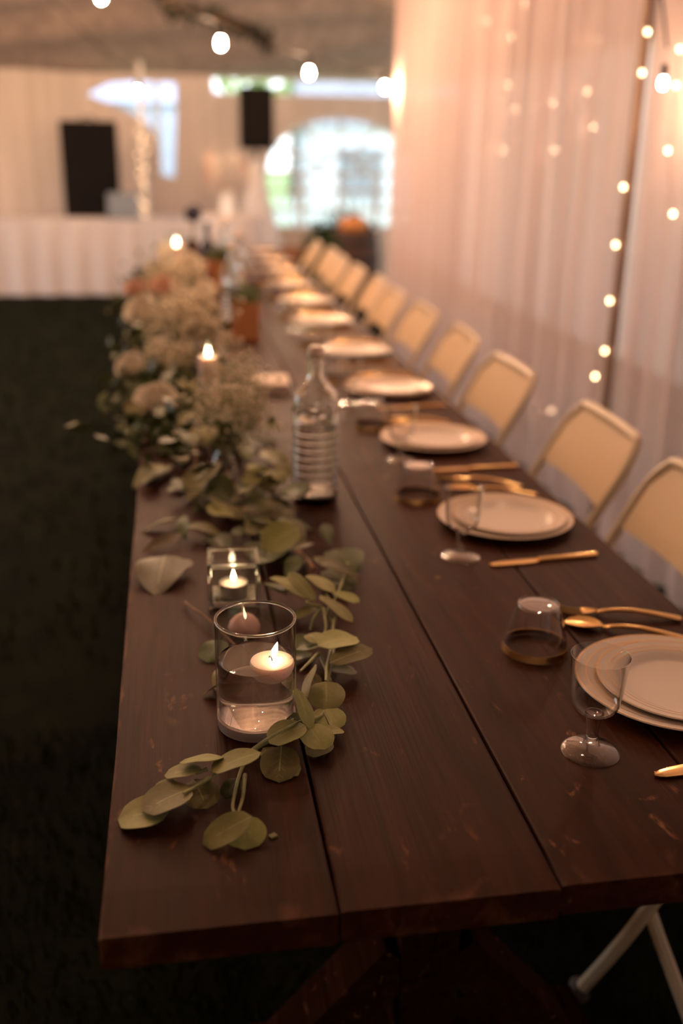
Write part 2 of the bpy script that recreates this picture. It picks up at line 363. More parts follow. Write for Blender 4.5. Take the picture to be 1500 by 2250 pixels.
def bez(pts, n=8):
    """smooth curve through points"""
    pts = [Vector(q) for q in pts]; out = []
    for i in range(len(pts) - 1):
        p0 = pts[max(i - 1, 0)]; p1 = pts[i]; p2 = pts[i + 1]; p3 = pts[min(i + 2, len(pts) - 1)]
        for k in range(n):
            t = k / n
            out.append(0.5 * ((2 * p1) + (p2 - p0) * t + (2 * p0 - 5 * p1 + 4 * p2 - p3) * t * t + (3 * p1 - p0 - 3 * p2 + p3) * t ** 3))
    out.append(pts[-1]); return out

# ================================================================== SETTING
X0, X1, Y0, Y1 = -6.0, 3.4, -5.0, 11.2
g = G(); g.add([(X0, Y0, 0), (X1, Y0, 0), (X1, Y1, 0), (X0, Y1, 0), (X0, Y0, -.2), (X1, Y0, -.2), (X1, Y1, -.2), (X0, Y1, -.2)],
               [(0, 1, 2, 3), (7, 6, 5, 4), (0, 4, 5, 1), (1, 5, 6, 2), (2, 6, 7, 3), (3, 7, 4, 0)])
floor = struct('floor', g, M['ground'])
g = G(); g.box((0, 30, -0.26), (80, 100, 0.1)); lawn = struct('ground', g, M['lawn'])

def grid(fn, nu, nv, name, m, thick=0.0):
    gg = G(); vs = [fn(u / nu, v / nv) for v in range(nv + 1) for u in range(nu + 1)]
    fs = [(v * (nu + 1) + u, v * (nu + 1) + u + 1, (v + 1) * (nu + 1) + u + 1, (v + 1) * (nu + 1) + u) for v in range(nv) for u in range(nu)]
    gg.add(vs, fs); return gg
# ceiling: a hipped frame-tent roof with sagging liner
def ceil(u, v):
    x = X0 - .1 + (X1 - X0 + .2) * u; y = Y0 - .1 + (Y1 - Y0 + .2) * v
    d = max(0, min(x - X0, X1 - x, y - Y0, Y1 - y))
    z = 2.2 + 0.34 * min(d, 4.2)
    z += 0.075 * abs(sin(x * 1.1 + y * 2.2)) * min(1, d) + 0.03 * sin(y * 9 + x * 2) * min(1, d) + 0.05 * noise.noise(Vector((x * .8, y * .8, 0)))
    return (x, y, z)
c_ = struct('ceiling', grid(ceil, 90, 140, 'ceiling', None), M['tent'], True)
# side and front walls (left side has an open bay that lets daylight in)
def wallg(a, b, z0, z1, amp=0.02, n=80):
    a = Vector((*a, 0)); b = Vector((*b, 0)); d = (b - a); L_ = d.length; nrm = Vector((-d.y, d.x, 0)).normalized()
    def fn(u, v):
        q = a + d * u + nrm * (amp * sin(u * L_ * 9 + 1.3 * sin(u * L_ * 2.1)) * (0.4 + 0.6 * (1 - v)))
        return (q.x, q.y, z0 + (z1 - z0) * v)
    return grid(fn, n, 6, '', None)
struct('wall_right', wallg((X1, Y0), (X1, Y1), 0, 2.2), M['wall_thin'], True)
g = wallg((X0, Y0), (X0, 3.6), 0, 2.2); g2 = wallg((X0, 9.6), (X0, Y1), 0, 2.2, n=30)
o_ = len(g.v); g.add(g2.v, g2.f); struct('wall_left', g, M['wall'], True)
struct('wall_front', wallg((X0, Y0), (X1, Y0), 0, 2.2), M['wall'], True)
for i_, y_ in enumerate((3.6, 9.6)):
    g = G(); g.tube([(X0 + .05, y_, 0), (X0 + .05, y_, 2.2)], 0.03); struct('trim_%d' % (5 + i_), g, M['white_metal'], True)

# back wall: cloth with a tied-back doorway and an arched window cut through
YB = Y1
def arch_pts(cx, half, zb, zs, zt, n=18):
    return [(cx - half, zb)] + [(cx - half * cos(pi * k / n), zs + (zt - zs) * sin(pi * k / n)) for k in range(n + 1)] + [(cx + half, zb)]
AC, AH, AB, AS, AT = 2.03, 0.86, 0.60, 1.20, 1.80
arch = arch_pts(AC, AH, AB, AS, AT)
door = [(q.x, q.z) for q in (ony(*k, YB) for k in ((193, 207), (240, 183), (300, 178), (385, 182), (387, 250), (383, 390), (356, 385), (345, 300), (330, 276), (288, 246)))]
def holed(outer, holes, y, th, m, name):
    cu = bpy.data.curves.new(name, 'CURVE'); cu.dimensions = '2D'; cu.fill_mode = 'BOTH'; cu.extrude = th / 2
    for lp in [outer] + holes:
        sp = cu.splines.new('POLY'); sp.points.add(len(lp) - 1); sp.use_cyclic_u = True
        for i, (a, b) in enumerate(lp): sp.points[i].co = (a, b, 0, 1)
    t = bpy.data.objects.new(name, cu); COL.objects.link(t)
    me = bpy.data.meshes.new_from_object(t.evaluated_get(bpy.context.evaluated_depsgraph_get()))
    bpy.data.objects.remove(t)
    me.transform(Matrix.Translation((0, y, 0)) @ Matrix.Rotation(pi / 2, 4, 'X'))
    me.materials.clear(); me.materials.append(m); me.name = name
    return me
o = obj('wall_back', holed([(X0, 0), (X1, 0), (X1, 2.02), (0.62, 2.02), (0.60, 2.30), (X0, 2.30)], [arch, door], YB, 0.01, M['wall'], 'wall_back')); o['kind'] = 'structure'
# eave rail and uprights
g = G(); g.tube([(X0, YB + .03, 2.19), (X1, YB + .03, 2.19)], 0.028); struct('trim_1', g, M['white_metal'], True)
# window: vinyl pane + bars
win = G(); pts = arch_pts(AC, AH + .02, AB - .02, AS, AT + .02)
k = len(pts); win.add([(a, YB - .001, b) for a, b in pts] + [(a, YB + .003, b) for a, b in pts], [tuple(range(k)), tuple(range(2 * k - 1, k - 1, -1))] + [(i, (i + 1) % k, (i + 1) % k + k, i + k) for i in range(k)])
wo_ = struct('window_1', win, M['vinyl'])
def bar(a, b, w_=0.035):
    q = G(); a = Vector(a); b = Vector(b); d = b - a; an = math.atan2(d.z, d.x)
    q.box((a + b) / 2, (d.length, 0.012, w_), rot=Matrix.Rotation(-an, 3, 'Y')); p_ = part('window_bar', q, M['rail'], wo_, False); return p_
for xx in (-.86, -.43, 0, .43, .86): bar((AC + xx, YB - .012, AB), (AC + xx, YB - .012, AS), 0.05)
for zz in (AB, 0.80, 1.0, AS): bar((AC - AH, YB - .014, zz), (AC + AH, YB - .014, zz))
for an in (30, 60, 90, 120, 150):
    a_ = radians(an); bar((AC + .25 * cos(a_), YB - .014, AS + .25 * .7 * sin(a_)), (AC + AH * cos(a_), YB - .014, AS + (AT - AS) * sin(a_)))
for R_ in (.27, .86):
    for q in range(10):
        a1, a2 = pi * q / 10, pi * (q + 1) / 10; kk = (AT - AS) / AH if R_ > .5 else .7
        bar((AC + R_ * cos(a1), YB - .014, AS + R_ * kk * sin(a1)), (AC + R_ * cos(a2), YB - .014, AS + R_ * kk * sin(a2)), .04)
# white uprights of the frame in the doorway
q = ony(347, 300, YB - .05); g = G(); g.tube([(q.x, YB + .04, 0), (q.x, YB + .04, 2.2)], 0.03); struct('trim_2', g, M['white_metal'], True)

# outdoors: trees, white outbuilding, fence
def tree(x, y, h, r, label):
    t = thing('leafy_tree', label, 'tree', (x, y, -.21), group='trees outside the tent')
    g = G(); g.tube([(0, 0, 0), (.05, .02, h * .35), (0, 0, h * .7)], [.14, .1, .05]); part('trunk', g, M['bark'], t)
    g = G(); rnd = random.Random(int(x * 10))
    for k_ in range(420):
        d = Vector((rnd.gauss(0, 1), rnd.gauss(0, 1), rnd.gauss(0, 1))).normalized() * r * rnd.uniform(.45, 1)
        c = Vector((d.x, d.y, h * .68 + d.z * .8)); a = Vector((rnd.gauss(0, 1), rnd.gauss(0, 1), rnd.gauss(0, 1))).normalized() * .16; b = a.orthogonal().normalized() * .10
        g.add([c - a, c + b, c + a, c - b], [(0, 1, 2, 3)])
    part('foliage', g, M['tree'], t, False, stuff=True)
for x, y, h, r, s in ((2.4, 19, 4.6, 1.5, 'pale green leafy tree seen through the arched window'), (5.2, 21, 5.2, 1.8, 'broad leafy tree outside, right of the arched window'),
                   (7.5, 27, 5.5, 2.4, 'tall leafy tree furthest out beyond the arched window')):
    tree(x, y, h, r, s)
t = thing('garden_shed', 'white garden outbuilding outside the arched window', 'building', (3.6, 16.5, -.21))
g = G(); g.box((0, 0, 1.0), (2.6, 1.6, 2.0)); part('wall', g, M['outer_white'], t, False)
g = G(); g.add([(-1.45, -.9, 2), (1.45, -.9, 2), (1.45, .9, 2), (-1.45, .9, 2), (-1.45, 0, 2.7), (1.45, 0, 2.7)], [(0, 1, 5, 4), (2, 3, 4, 5), (0, 4, 3), (1, 2, 5), (3, 2, 1, 0)]); part('roof', g, M['outer_roof'], t, False)
g = G(); g.box((-.5, -.82, .9), (.7, .05, 1.6)); part('door', g, M['outer_roof'], t, False)
t = thing('white_marquee', 'white marquee outside the tied-back doorway', 'tent', (-1.3, 17.5, -.21))
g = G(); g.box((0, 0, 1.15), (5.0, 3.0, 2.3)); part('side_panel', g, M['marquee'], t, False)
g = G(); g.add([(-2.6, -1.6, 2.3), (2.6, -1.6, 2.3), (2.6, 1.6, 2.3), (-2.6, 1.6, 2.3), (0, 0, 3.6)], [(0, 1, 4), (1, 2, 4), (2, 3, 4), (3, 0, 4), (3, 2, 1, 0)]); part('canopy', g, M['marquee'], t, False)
t = thing('picket_fence', 'white picket fence outside behind the tent', 'fence', (-1.5, 14.2, -.21))
for k_ in range(46):
    g = G(); xx = k_ * .155; g.add([(xx, 0, 0), (xx + .09, 0, 0), (xx + .09, 0, .95), (xx + .045, 0, 1.03), (xx, 0, .95), (xx, .02, 0), (xx + .09, .02, 0), (xx + .09, .02, .95), (xx + .045, .02, 1.03), (xx, .02, .95)],
        [(0, 1, 2, 3, 4), (9, 8, 7, 6, 5), (0, 5, 6, 1), (1, 6, 7, 2), (2, 7, 8, 3), (3, 8, 9, 4), (4, 9, 5, 0)]); part('picket', g, M['outer_white'], t, False)
for zz in (.3, .75):
    g = G(); g.box((3.5, .035, zz), (7.1, .03, .08)); part('rail', g, M['outer_white'], t, False)

# grass blades where the lawn inside the tent shows
def clear_of(x, y): return not (0.28 < x < .58 and .38 < y < .52)
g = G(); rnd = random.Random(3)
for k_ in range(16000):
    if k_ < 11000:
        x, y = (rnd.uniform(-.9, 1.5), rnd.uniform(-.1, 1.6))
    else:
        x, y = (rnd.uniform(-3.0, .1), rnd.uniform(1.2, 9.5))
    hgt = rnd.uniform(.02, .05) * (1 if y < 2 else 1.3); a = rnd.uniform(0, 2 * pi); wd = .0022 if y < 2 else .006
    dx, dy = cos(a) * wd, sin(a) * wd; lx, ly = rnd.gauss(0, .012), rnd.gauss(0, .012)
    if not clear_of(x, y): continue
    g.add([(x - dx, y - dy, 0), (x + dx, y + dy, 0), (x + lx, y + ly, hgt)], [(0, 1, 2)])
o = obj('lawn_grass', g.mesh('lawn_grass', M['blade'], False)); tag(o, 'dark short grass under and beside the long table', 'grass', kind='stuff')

# ================================================================== TABLES
XS = [0.0, 0.2219, 0.4426, 0.6567, 0.8634]
def table(y0, y1, label, ends):
    t = thing('farmhouse_table', label, 'table', (0, y0, 0), group='long row of farmhouse tables')
    Ln = y1 - y0; rnd = random.Random(int(y0 * 10))
    for i in range(4):
        a, b = XS[i] + (.0012 if i else 0), XS[i + 1] - .0012; off = [0, .002, .006, .003][i] if y0 == 0 else 0
        g = G(); n = 40 if y0 == 0 else 12
        # board with slightly uneven edges and softened arrises
        prof = lambda x0, x1: [(x0 + .003, TZ - .038), (x1 - .003, TZ - .038), (x1, TZ - .034), (x1, TZ - .0035), (x1 - .001, TZ - .001), (x1 - .0035, TZ), (x0 + .0035, TZ), (x0 + .001, TZ - .001), (x0, TZ - .0035), (x0, TZ - .034)]
        vs = []; k = 10
        for j in range(n + 1):
            y = off + (Ln - off) * j / n; ja = .0012 * noise.noise(Vector((i * 7, y * 5, 0))); jb = .0012 * noise.noise(Vector((i * 7 + 3, y * 5, 0)))
            e = .002 if j in (0, n) else 0
            vs += [(px_, y, pz_ - (e if pz_ > TZ - .002 else 0)) for px_, pz_ in prof(a + (ja if i == 0 else 0), b + (jb if i == 3 else 0))]
        fs = [(j * k + q, j * k + (q + 1) % k, (j + 1) * k + (q + 1) % k, (j + 1) * k + q) for j in range(n) for q in range(k)]
        fs += [tuple(range(k)), tuple(n * k + q for q in range(k - 1, -1, -1))]
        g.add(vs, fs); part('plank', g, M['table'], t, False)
    cx = .432
    for yy in (.45, Ln - .45):
        g = G(); g.box((cx, yy, .39), (.09, .09, .56), ch=.003); part('post', g, M['table_leg'], t, False)
        g = G(); g.box((cx, yy, .055), (.55, .09, .11), ch=.004); part('foot_beam', g, M['table_leg'], t, False)
        g = G(); g.box((cx, yy, .694), (.72, .09, .052), ch=.003); part('top_beam', g, M['table_leg'], t, False)
        for s_ in (-1, 1):
            a = Vector((cx + s_ * .04, yy, .285)); b = Vector((cx + s_ * .215, yy, .085)); d = b - a
            g = G(); g.box((a + b) / 2, (d.length, .085, .075), rot=Matrix.Rotation(-math.atan2(d.z, d.x), 3, 'Y'), ch=.003); part('brace', g, M['table_leg'], t, False)
    g = G(); g.box((cx, Ln / 2, .30), (.04, Ln - 1.0, .09), ch=.003); part('stretcher', g, M['table_leg'], t, False)
    return t
table(0, 2.30, 'nearest dark-stained farmhouse table with the candle vase, worn end boards', True)
table(2.303, 4.60, 'second dark-stained farmhouse table, in the middle of the row', False)
table(4.603, 6.85, 'farthest dark-stained farmhouse table, by the end of the curtain', False)

# ================================================================== CHAIRS
def make_chair():
    t = thing('folding_chair', '', 'chair', group='beige folding chairs along the curtain')
    # local: origin on the ground at centre between front feet; +x = backwards, seat faces -x
    hw = .21
    g = G()
    pts = [(.0, -hw, .015), (.085, -hw, .2), (.19, -hw, .45), (.30, -hw, .65), (.352, -hw, .745)]
    loop = bez(pts + [(.382, -hw + .025, .795), (.392, -hw + .075, .812), (.392, hw - .075, .812), (.382, hw - .025, .795)] + [(a, -b, c) for a, b, c in reversed(pts)], 6)
    g.tube(loop, .0125, 8); part('front_frame', g, M['resin_frame'], t)
    for s_ in (-1, 1):
        g = G(); g.tube([(-.02, s_ * (hw - .03), .425), (.13, s_ * (hw - .03), .225), (.30, s_ * (hw - .03), .02)], .0115, 8); part('rear_leg', g, M['resin_frame'], t)
        for q in ((0.0, s_ * hw), (.30, s_ * (hw - .03))):
            g = G(); g.lathe([(0, 0), (.019, 0), (.019, .03), (.013, .036), (0, .036)], 12, (q[0], q[1], 0)); part('foot_cap', g, M['rubber'], t)
    g = G(); g.tube([(.225, -hw + .04, .12), (.225, hw - .04, .12)], .008, 6); part('stretcher', g, M['resin_frame'], t)
    # seat: dished panel with rolled edges
    nu, nv = 10, 10
    def seat(u, v):
        x = -.12 + .40 * u; y = (v - .5) * 2 * (hw - .028) * (1 - .1 * (1 - u) ** 3)
        e = max(abs(u - .5), abs(v - .5)) * 2
        return (x, y, .452 - .012 * (1 - min(1, e) ** 2) - (.012 if e > .95 else 0) - .01 * u)
    g = grid(seat, nu, nv, '', None); bot = [Vector((q.x, q.y, q.z - .012)) for q in g.v]; o_ = len(g.v); fs = list(g.f)
    g.add(bot, [tuple(reversed(f)) for f in fs])
    W_ = nu + 1
    rim = [i for i in range(W_)] + [i * W_ + nu for i in range(1, nv + 1)] + [nv * W_ + i for i in range(nu - 1, -1, -1)] + [i * W_ for i in range(nv - 1, 0, -1)]
    g.add([], []); 
    for i in range(len(rim)):
        a, b = rim[i], rim[(i + 1) % len(rim)]; g.f.append((a, b, b + o_, a + o_)); g.mi.append(0)
    part('seat', g, M['resin'], t)
    # backrest: curved panel with rounded corners
    def back(u, v, th):
        y = (u - .5) * 2 * (hw - .012); e = abs(u - .5) * 2
        rc = .0 if e < .8 else .05 * ((e - .8) / .2) ** 2
        z0 = .652; z1 = .800 - rc
        z = z0 + (z1 - z0) * v; x = .302 + (z - .652) * .55 + .018 * (1 - e ** 2) + th
        return (x, y, z)
    for_ = [back(u / 12, v / 6, -.006) for v in range(7) for u in range(13)]; bk = [back(u / 12, v / 6, .006) for v in range(7) for u in range(13)]
    fs = [(v * 13 + u, v * 13 + u + 1, (v + 1) * 13 + u + 1, (v + 1) * 13 + u) for v in range(6) for u in range(12)]
    g = G(); g.add(for_, fs); g.add(bk, [tuple(reversed(f)) for f in fs])
    rim = list(range(13)) + [i * 13 + 12 for i in range(1, 7)] + [6 * 13 + i for i in range(11, -1, -1)] + [i * 13 for i in range(5, 0, -1)]
    for i in range(len(rim)):
        a, b = rim[i], rim[(i + 1) % len(rim)]; g.f.append((a, b, b + 91, a + 91)); g.mi.append(0)
    part('backrest', g, M['resin'], t)
    return t
chair = make_chair()
ch = [(.761 + .94 * .21, .568 + .34 * .21, -70, 'folding chair with only its pale crossed legs showing under the table corner')]
names = ['beige folding chair cut off by the right edge of the photo, nearest whole backrest cropped', 'beige folding chair nearest to the camera with its whole backrest in view',
         'beige folding chair behind the nearest whole one, beside the curtain pole', 'fourth beige folding chair backrest along the curtain, half behind its neighbour',
         'fifth folding chair along the curtain, beside the sixth plate', 'sixth folding chair along the curtain, pale glint on its back', 'seventh folding chair along the curtain, blurred cream back',
         'eighth folding chair along the curtain, its dark gap beside the table', 'ninth folding chair along the curtain, near the far table end', 'tenth folding chair along the curtain, last but one at the far end',
         'farthest folding chair, at the very end of the row of tables']
for i, y in enumerate((1.02, 1.555, 2.22, 2.84, 3.42, 3.95, 4.45, 4.98, 5.52, 6.03, 6.62)):
    ch.append((.755 + .012 * sin(i * 2.3), y, random.uniform(-3, 3), names[i]))
for i, (x, y, a, lb) in enumerate(ch):
    c = chair if i == 0 else dup(chair); c.location = (x, y, 0); c.rotation_euler = (0, 0, radians(a)); c['label'] = lb

# ================================================================== CURTAIN, POLES, FAIRY LIGHTS
CX = 1.72
def curtain(y0, y1, label, seed):
    rnd = random.Random(seed); ph = rnd.uniform(0, 6)
    n = int((y1 - y0) * 70)
    def fn(u, v):
        y = y0 + (y1 - y0) * u
        a = .024 * (0.55 + .45 * (1 - v)) * (sin(y * 33 + ph + 1.8 * sin(y * 5.1)) + .5 * sin(y * 57 + 2 * sin(y * 3 + ph)))
        return (CX + a + .006 * sin(v * 5 + y * 9), y + .006 * sin(v * 4 + y * 14), .012 + 2.70 * v)
    g = grid(fn, n, 16, '', None)
    o = obj('curtain', g.mesh('curtain', M['curtain'], True)); o.location = (0, 0, 0); tag(o, label, 'curtain', 'sheer drapes on the right'); return o
curtain(2.79, 6.95, 'sheer blush curtain left of the dark pole, reaching to the arched window', 1)
curtain(-1.2, 2.742, 'sheer blush curtain right of the dark pole, cut off by the photo edge', 2)
g = G(); g.lathe([(0, 0), (.15, 0), (.15, .008), (.025, .012), (.019, .03), (.019, 2.74), (0, 2.745)], 20)
o = obj('drape_pole', g.mesh('drape_pole', M['pole'])); o.location = (1.70, 2.765, 0); tag(o, 'dark upright pole between the two sheer curtains', 'pole')
# backdrop behind the sheers: a string of fairy lights as a curtain of its own
def fairy_string(pts, label, m=None, group='fairy light strings'):
    pts = [Vector(q) for q in pts]; t = thing('fairy_lights', label, 'string lights', pts[0], group=group)
    wp = []
    for i, q in enumerate(pts):
        wp.append(q + Vector((.004, .006, 0)))
    g = G(); g.tube(bez(wp, 4), .0011, 4); part('wire', g, M['wire_clear'], t, world=True)
    for q in pts:
        b = obj('bulb', m or FB, t); b.location = q - pts[0]
    return t
g = G(); g.ball((0, 0, 0), .0065, 2, (1, 1, 1.3)); FB = g.mesh('bulb', M['fairy']); FBB = g.mesh('bulb', glow('fairy_glow_behind', (1.0, 0.60, 0.34), FAIRY * 2.8, False)); FBC = g.mesh('bulb', glow('fairy_glow_coil', (1.0, 0.58, 0.30), FAIRY * .55, False))
def px_(l, x): return [onx(a, b, x) for a, b in l]
fairy_string(px_([(1422, 70), (1410, 160), (1369, 411), (1352, 538), (1339, 661), (1328, 771), (1307, 827), (1290, 900)], 1.665), 'bright fairy lights running down beside the dark pole')
fairy_string(px_([(1493, 108), (1485, 188), (1467, 331), (1478, 470)], 1.672), 'fairy lights at the right photo edge beside the pole')
bx_ = [[(1122, 82), (1116, 188), (1133, 240), (1105, 330)], [(1215, 225), (1218, 330), (1211, 902)], [(930, 88), (926, 173), (932, 213), (940, 128)], [(1312, 90), (1303, 279), (1290, 200)], [(1152, 8), (1070, 45), (985, 30), (890, 60)]]
lb = ['dim fairy lights behind the middle of the sheer curtain', 'fairy lights right of the curtain middle, lowest one beside the chair', 'dim fairy lights near the far edge of the sheer curtain', 'faint fairy lights close to the dark pole, left of it', 'faint fairy lights along the top of the sheer curtain']
for l_, s_ in zip(bx_, lb):
    x_ = 1.78; P_ = px_(l_, x_)
    fairy_string(sorted(P_, key=lambda q: -q.z), s_, FBB)

# ================================================================== CAFE STRING LIGHTS
def cafe_bulb(t, p, sc=1.0):
    g = G(); g.lathe([(0, .095), (.014, .093), (.017, .08), (.017, .035), (.013, .03), (0, .03)], 14); s_ = part('socket', g, M['socket'], t); s_.location = p - t.location
    g = G(); g.lathe([(0, -.022), (.008, -.020), (.014, -.014), (.018, -.003), (.0175, .008), (.014, .02), (.011, .031), (0, .032)], 18); b = part('bulb', g, M['bulb'], t); b.location = p - t.location; b.scale = (sc, sc, sc); s_.scale = (sc, sc, sc)
strA = [(-.95, 3.3, 2.22), tuple(ony(222, -6, 4.2)), tuple(ony(485, 97, 5.0)), tuple(ony(679, 162, 5.95)), tuple(ony(845, 193, 6.75))]
strB = [(-3.4, 6.0, 2.85), (-2.2, 6.5, 2.75), (-1.0, 7.1, 2.62), tuple(ony(303, 203, 8.0))]
fillC = [(-4.2, 8.1, 2.86), (-3.3, 8.3, 2.82), (-2.4, 8.35, 2.80), (-1.5, 8.35, 2.82), (-.6, 8.3, 2.86), (.4, 8.2, 2.84), (1.3, 8.2, 2.78), (2.2, 8.3, 2.72)]  # above the frame, added to brighten the far end of the tent
fillD = [(.95, 5.6, 2.62), (.6, 4.6, 2.58), (.3, 3.6, 2.65), (.1, 2.6, 2.60), (-.1, 1.6, 2.6)]  # unseen bulbs added over the tables for overhead light
fillE = [(-3.9, 4.3, 3.05), (-2.9, 4.9, 2.95), (-1.9, 5.3, 2.85), (-.8, 5.5, 2.80), (.3, 5.6, 2.72)]  # out of view, added to raise the warm light mid-tent
strF = [tuple(onx(1456, 185, 1.57)), (1.2, 1.9, 2.3)]
fillG = [(-4.6, 9.7, 2.45), (-4.6, 8.2, 2.5), (-4.5, 6.6, 2.5), (-4.4, 5.0, 2.55), (-4.3, 3.4, 2.6)]  # extra bulbs outside the view, added for light from the left
for pts, lb_ in ((strA, 'cafe string lights sagging across the tent to the end of the curtain'), (strB, 'far cafe string lights above the music table'), (fillC, 'added unseen cafe string lights brightening the back of the tent'), (fillG, 'added unseen cafe string lights as fill along the left wall of the tent'), (fillD, 'added unseen cafe string lights as fill above the long row of tables'), (strF, 'cafe string lights draped in front of the sheer curtain right of the pole'), (fillE, 'added unseen cafe string lights as fill high over the middle of the grass')):
    t = thing('cafe_lights', lb_, 'string lights', pts[0], group='cafe string lights')
    wp = []
    for i in range(len(pts)):
        q = Vector(pts[i]) + Vector((0, 0, .1)); wp.append(q)
        if i < len(pts) - 1: wp.append((q + Vector(pts[i + 1]) + Vector((0, 0, .1))) / 2 + Vector((0, 0, -.03)))
    g = G(); g.tube(bez(wp, 4), .004, 5); part('wire', g, M['wire'], t, world=True)
    for q in pts: cafe_bulb(t, Vector(q), .6 if pts is strF else 1.0)

# hanging greenery garland under the ceiling
LEAVES = {}
def leaf_mesh(kind, m, ratio, cup=0.12, droop=0.12, fold=0.0):
    key = (kind, m.name, ratio, cup, droop, fold)
    if key in LEAVES: return LEAVES[key]
    nu, nv = 10, 6; vs = []; uv = []
    for i in range(nu + 1):
        u = i / nu
        if kind == 'round': hw = .5 * ratio * (max(0, 1 - (2 * u - 1) ** 2)) ** .48 * (1 + .12 * (u - .5)); hw = max(hw, .012 if i == 0 else 0)
        else: hw = .5 * ratio * (sin(pi * u ** .85)) ** .8 * (1 - .25 * u) * 1.15 if 0 < u < 1 else (.01 if i == 0 else 0)
        for j in range(nv + 1):
            v = j / nv * 2 - 1; y = v * hw; wob = .012 * sin(u * 9 + v * 2)
            z = cup * (abs(y) ** 1.5) * 1.6 + fold * abs(y) - droop * (u ** 2) + wob * (abs(v)) + .02 * sin(u * pi)
            vs.append((u, y, z)); uv.append((u, (v * hw / (ratio if ratio else 1)) + .5))
    W_ = nv + 1
    fs = [(i * W_ + j, (i + 1) * W_ + j, (i + 1) * W_ + j + 1, i * W_ + j + 1) for i in range(nu) for j in range(nv)]
    # thin body: a second skin just below
    o_ = len(vs); vs2 = [(a, b, c - .012) for a, b, c in vs]
    fs2 = [tuple(q + o_ for q in reversed(f)) for f in fs]
    rim = [j for j in range(W_)] + [i * W_ + nv for i in range(1, nu + 1)] + [nu * W_ + j for j in range(nv - 1, -1, -1)] + [i * W_ for i in range(nu - 1, 0, -1)]
    fr = [(rim[k], rim[(k + 1) % len(rim)], rim[(k + 1) % len(rim)] + o_, rim[k] + o_) for k in range(len(rim))]
    g = G(); g.add(vs + vs2, fs + fs2 + fr); g.uv = uv + uv
    LEAVES[key] = g.mesh('leaf', m, True); return LEAVES[key]
def put_leaf(parent, base, tip, kind='round', m=None, ratio=.9, roll=0.0, cup=.12, droop=.10, fold=0.0):
    base = Vector(base); tip = Vector(tip); d = tip - base; L_ = d.length; x = d.normalized()
    up = Vector((0, 0, 1)); y = up.cross(x)
    if y.length < 1e-3: y = Vector((0, 1, 0))
    y.normalize(); z = x.cross(y); R = Matrix((x, y, z)).transposed()
    R = R @ Matrix.Rotation(roll, 3, 'X')
    mt = Matrix.Translation(base - parent.location) @ R.to_4x4() @ Matrix.Diagonal((L_, L_, L_, 1))
    o = obj('leaf', leaf_mesh(kind, m or M['leaf'], ratio, cup, droop, fold), parent); o.matrix_local = mt; return o

gp = [(-.02, 8.2, 2.83), ony(360, 0, 8.3), ony(430, 22, 8.6), ony(500, 48, 8.9), ony(560, 70, 9.2), ony(600, 98, 9.5)]
t = thing('ceiling_garland', 'dark leafy garland strung below the tent ceiling', 'garland', Vector(gp[1]))
path = bez([Vector(q) for q in gp], 8); g = G(); g.tube(path, .012, 5); part('stem', g, M['twig'], t, world=True)
rnd = random.Random(5)
for k_ in range(260):
    q = path[rnd.randrange(len(path))] + Vector((rnd.gauss(0, .03), rnd.gauss(0, .08), rnd.gauss(0, .03)))
    d = Vector((rnd.gauss(0, 1), rnd.gauss(0, 1), rnd.gauss(-.5, 1))).normalized() * rnd.uniform(.07, .12)
    put_leaf(t, q, q + d, 'point', M['leaf_black'], .5)

# ================================================================== BACKGROUND FURNITURE
# music table with white cloth
mt_y = 9.95
t = thing('music_table', 'long folding table under a white cloth at the back of the tent', 'table', (-.85, mt_y + .35, 0))
g = G(); g.box((0, 0, .735), (2.3, .62, .03), ch=.004); part('tabletop', g, M['white_metal'], t, False)
for sx_ in (-1, 1):
    for sy_ in (-1, 1):
        g = G(); g.tube([(sx_ * .75, sy_ * .25, .72), (sx_ * .75, sy_ * .25, 0)], .013); part('leg', g, M['metal_dark'], t)
# cloth: top plus pleated skirt
g = G(); hx, hy = 1.18, .345; N_ = 240; ring = []
for i in range(N_):
    s_ = i / N_ * 4
    if s_ < 1: p_ = (-hx + 2 * hx * s_, -hy, 0, -1)
    elif s_ < 2: p_ = (hx, -hy + 2 * hy * (s_ - 1), 1, 0)
    elif s_ < 3: p_ = (hx - 2 * hx * (s_ - 2), hy, 0, 1)
    else: p_ = (-hx, hy - 2 * hy * (s_ - 3), -1, 0)
    ring.append(p_)
rows = [(0, .756), (.01, .748), (.02, .60), (.03, .35), (.035, .015)]
vs = []
for kx, (o1, z) in enumerate(rows):
    for i, (x, y, nx, ny) in enumerate(ring):
        f_ = o1 + (0.028 * sin(i * .9) * kx / 4 if kx > 1 else 0); vs.append((x + nx * f_, y + ny * f_, z))
g.add(vs, [(r_ * N_ + i, r_ * N_ + (i + 1) % N_, (r_ + 1) * N_ + (i + 1) % N_, (r_ + 1) * N_ + i) for r_ in range(4) for i in range(N_)] + [tuple(range(N_))])
o = obj('tablecloth', g.mesh('tablecloth', M['cloth'])); o.location = t.location; tag(o, 'white floor-length cloth over the music table at the back', 'tablecloth')
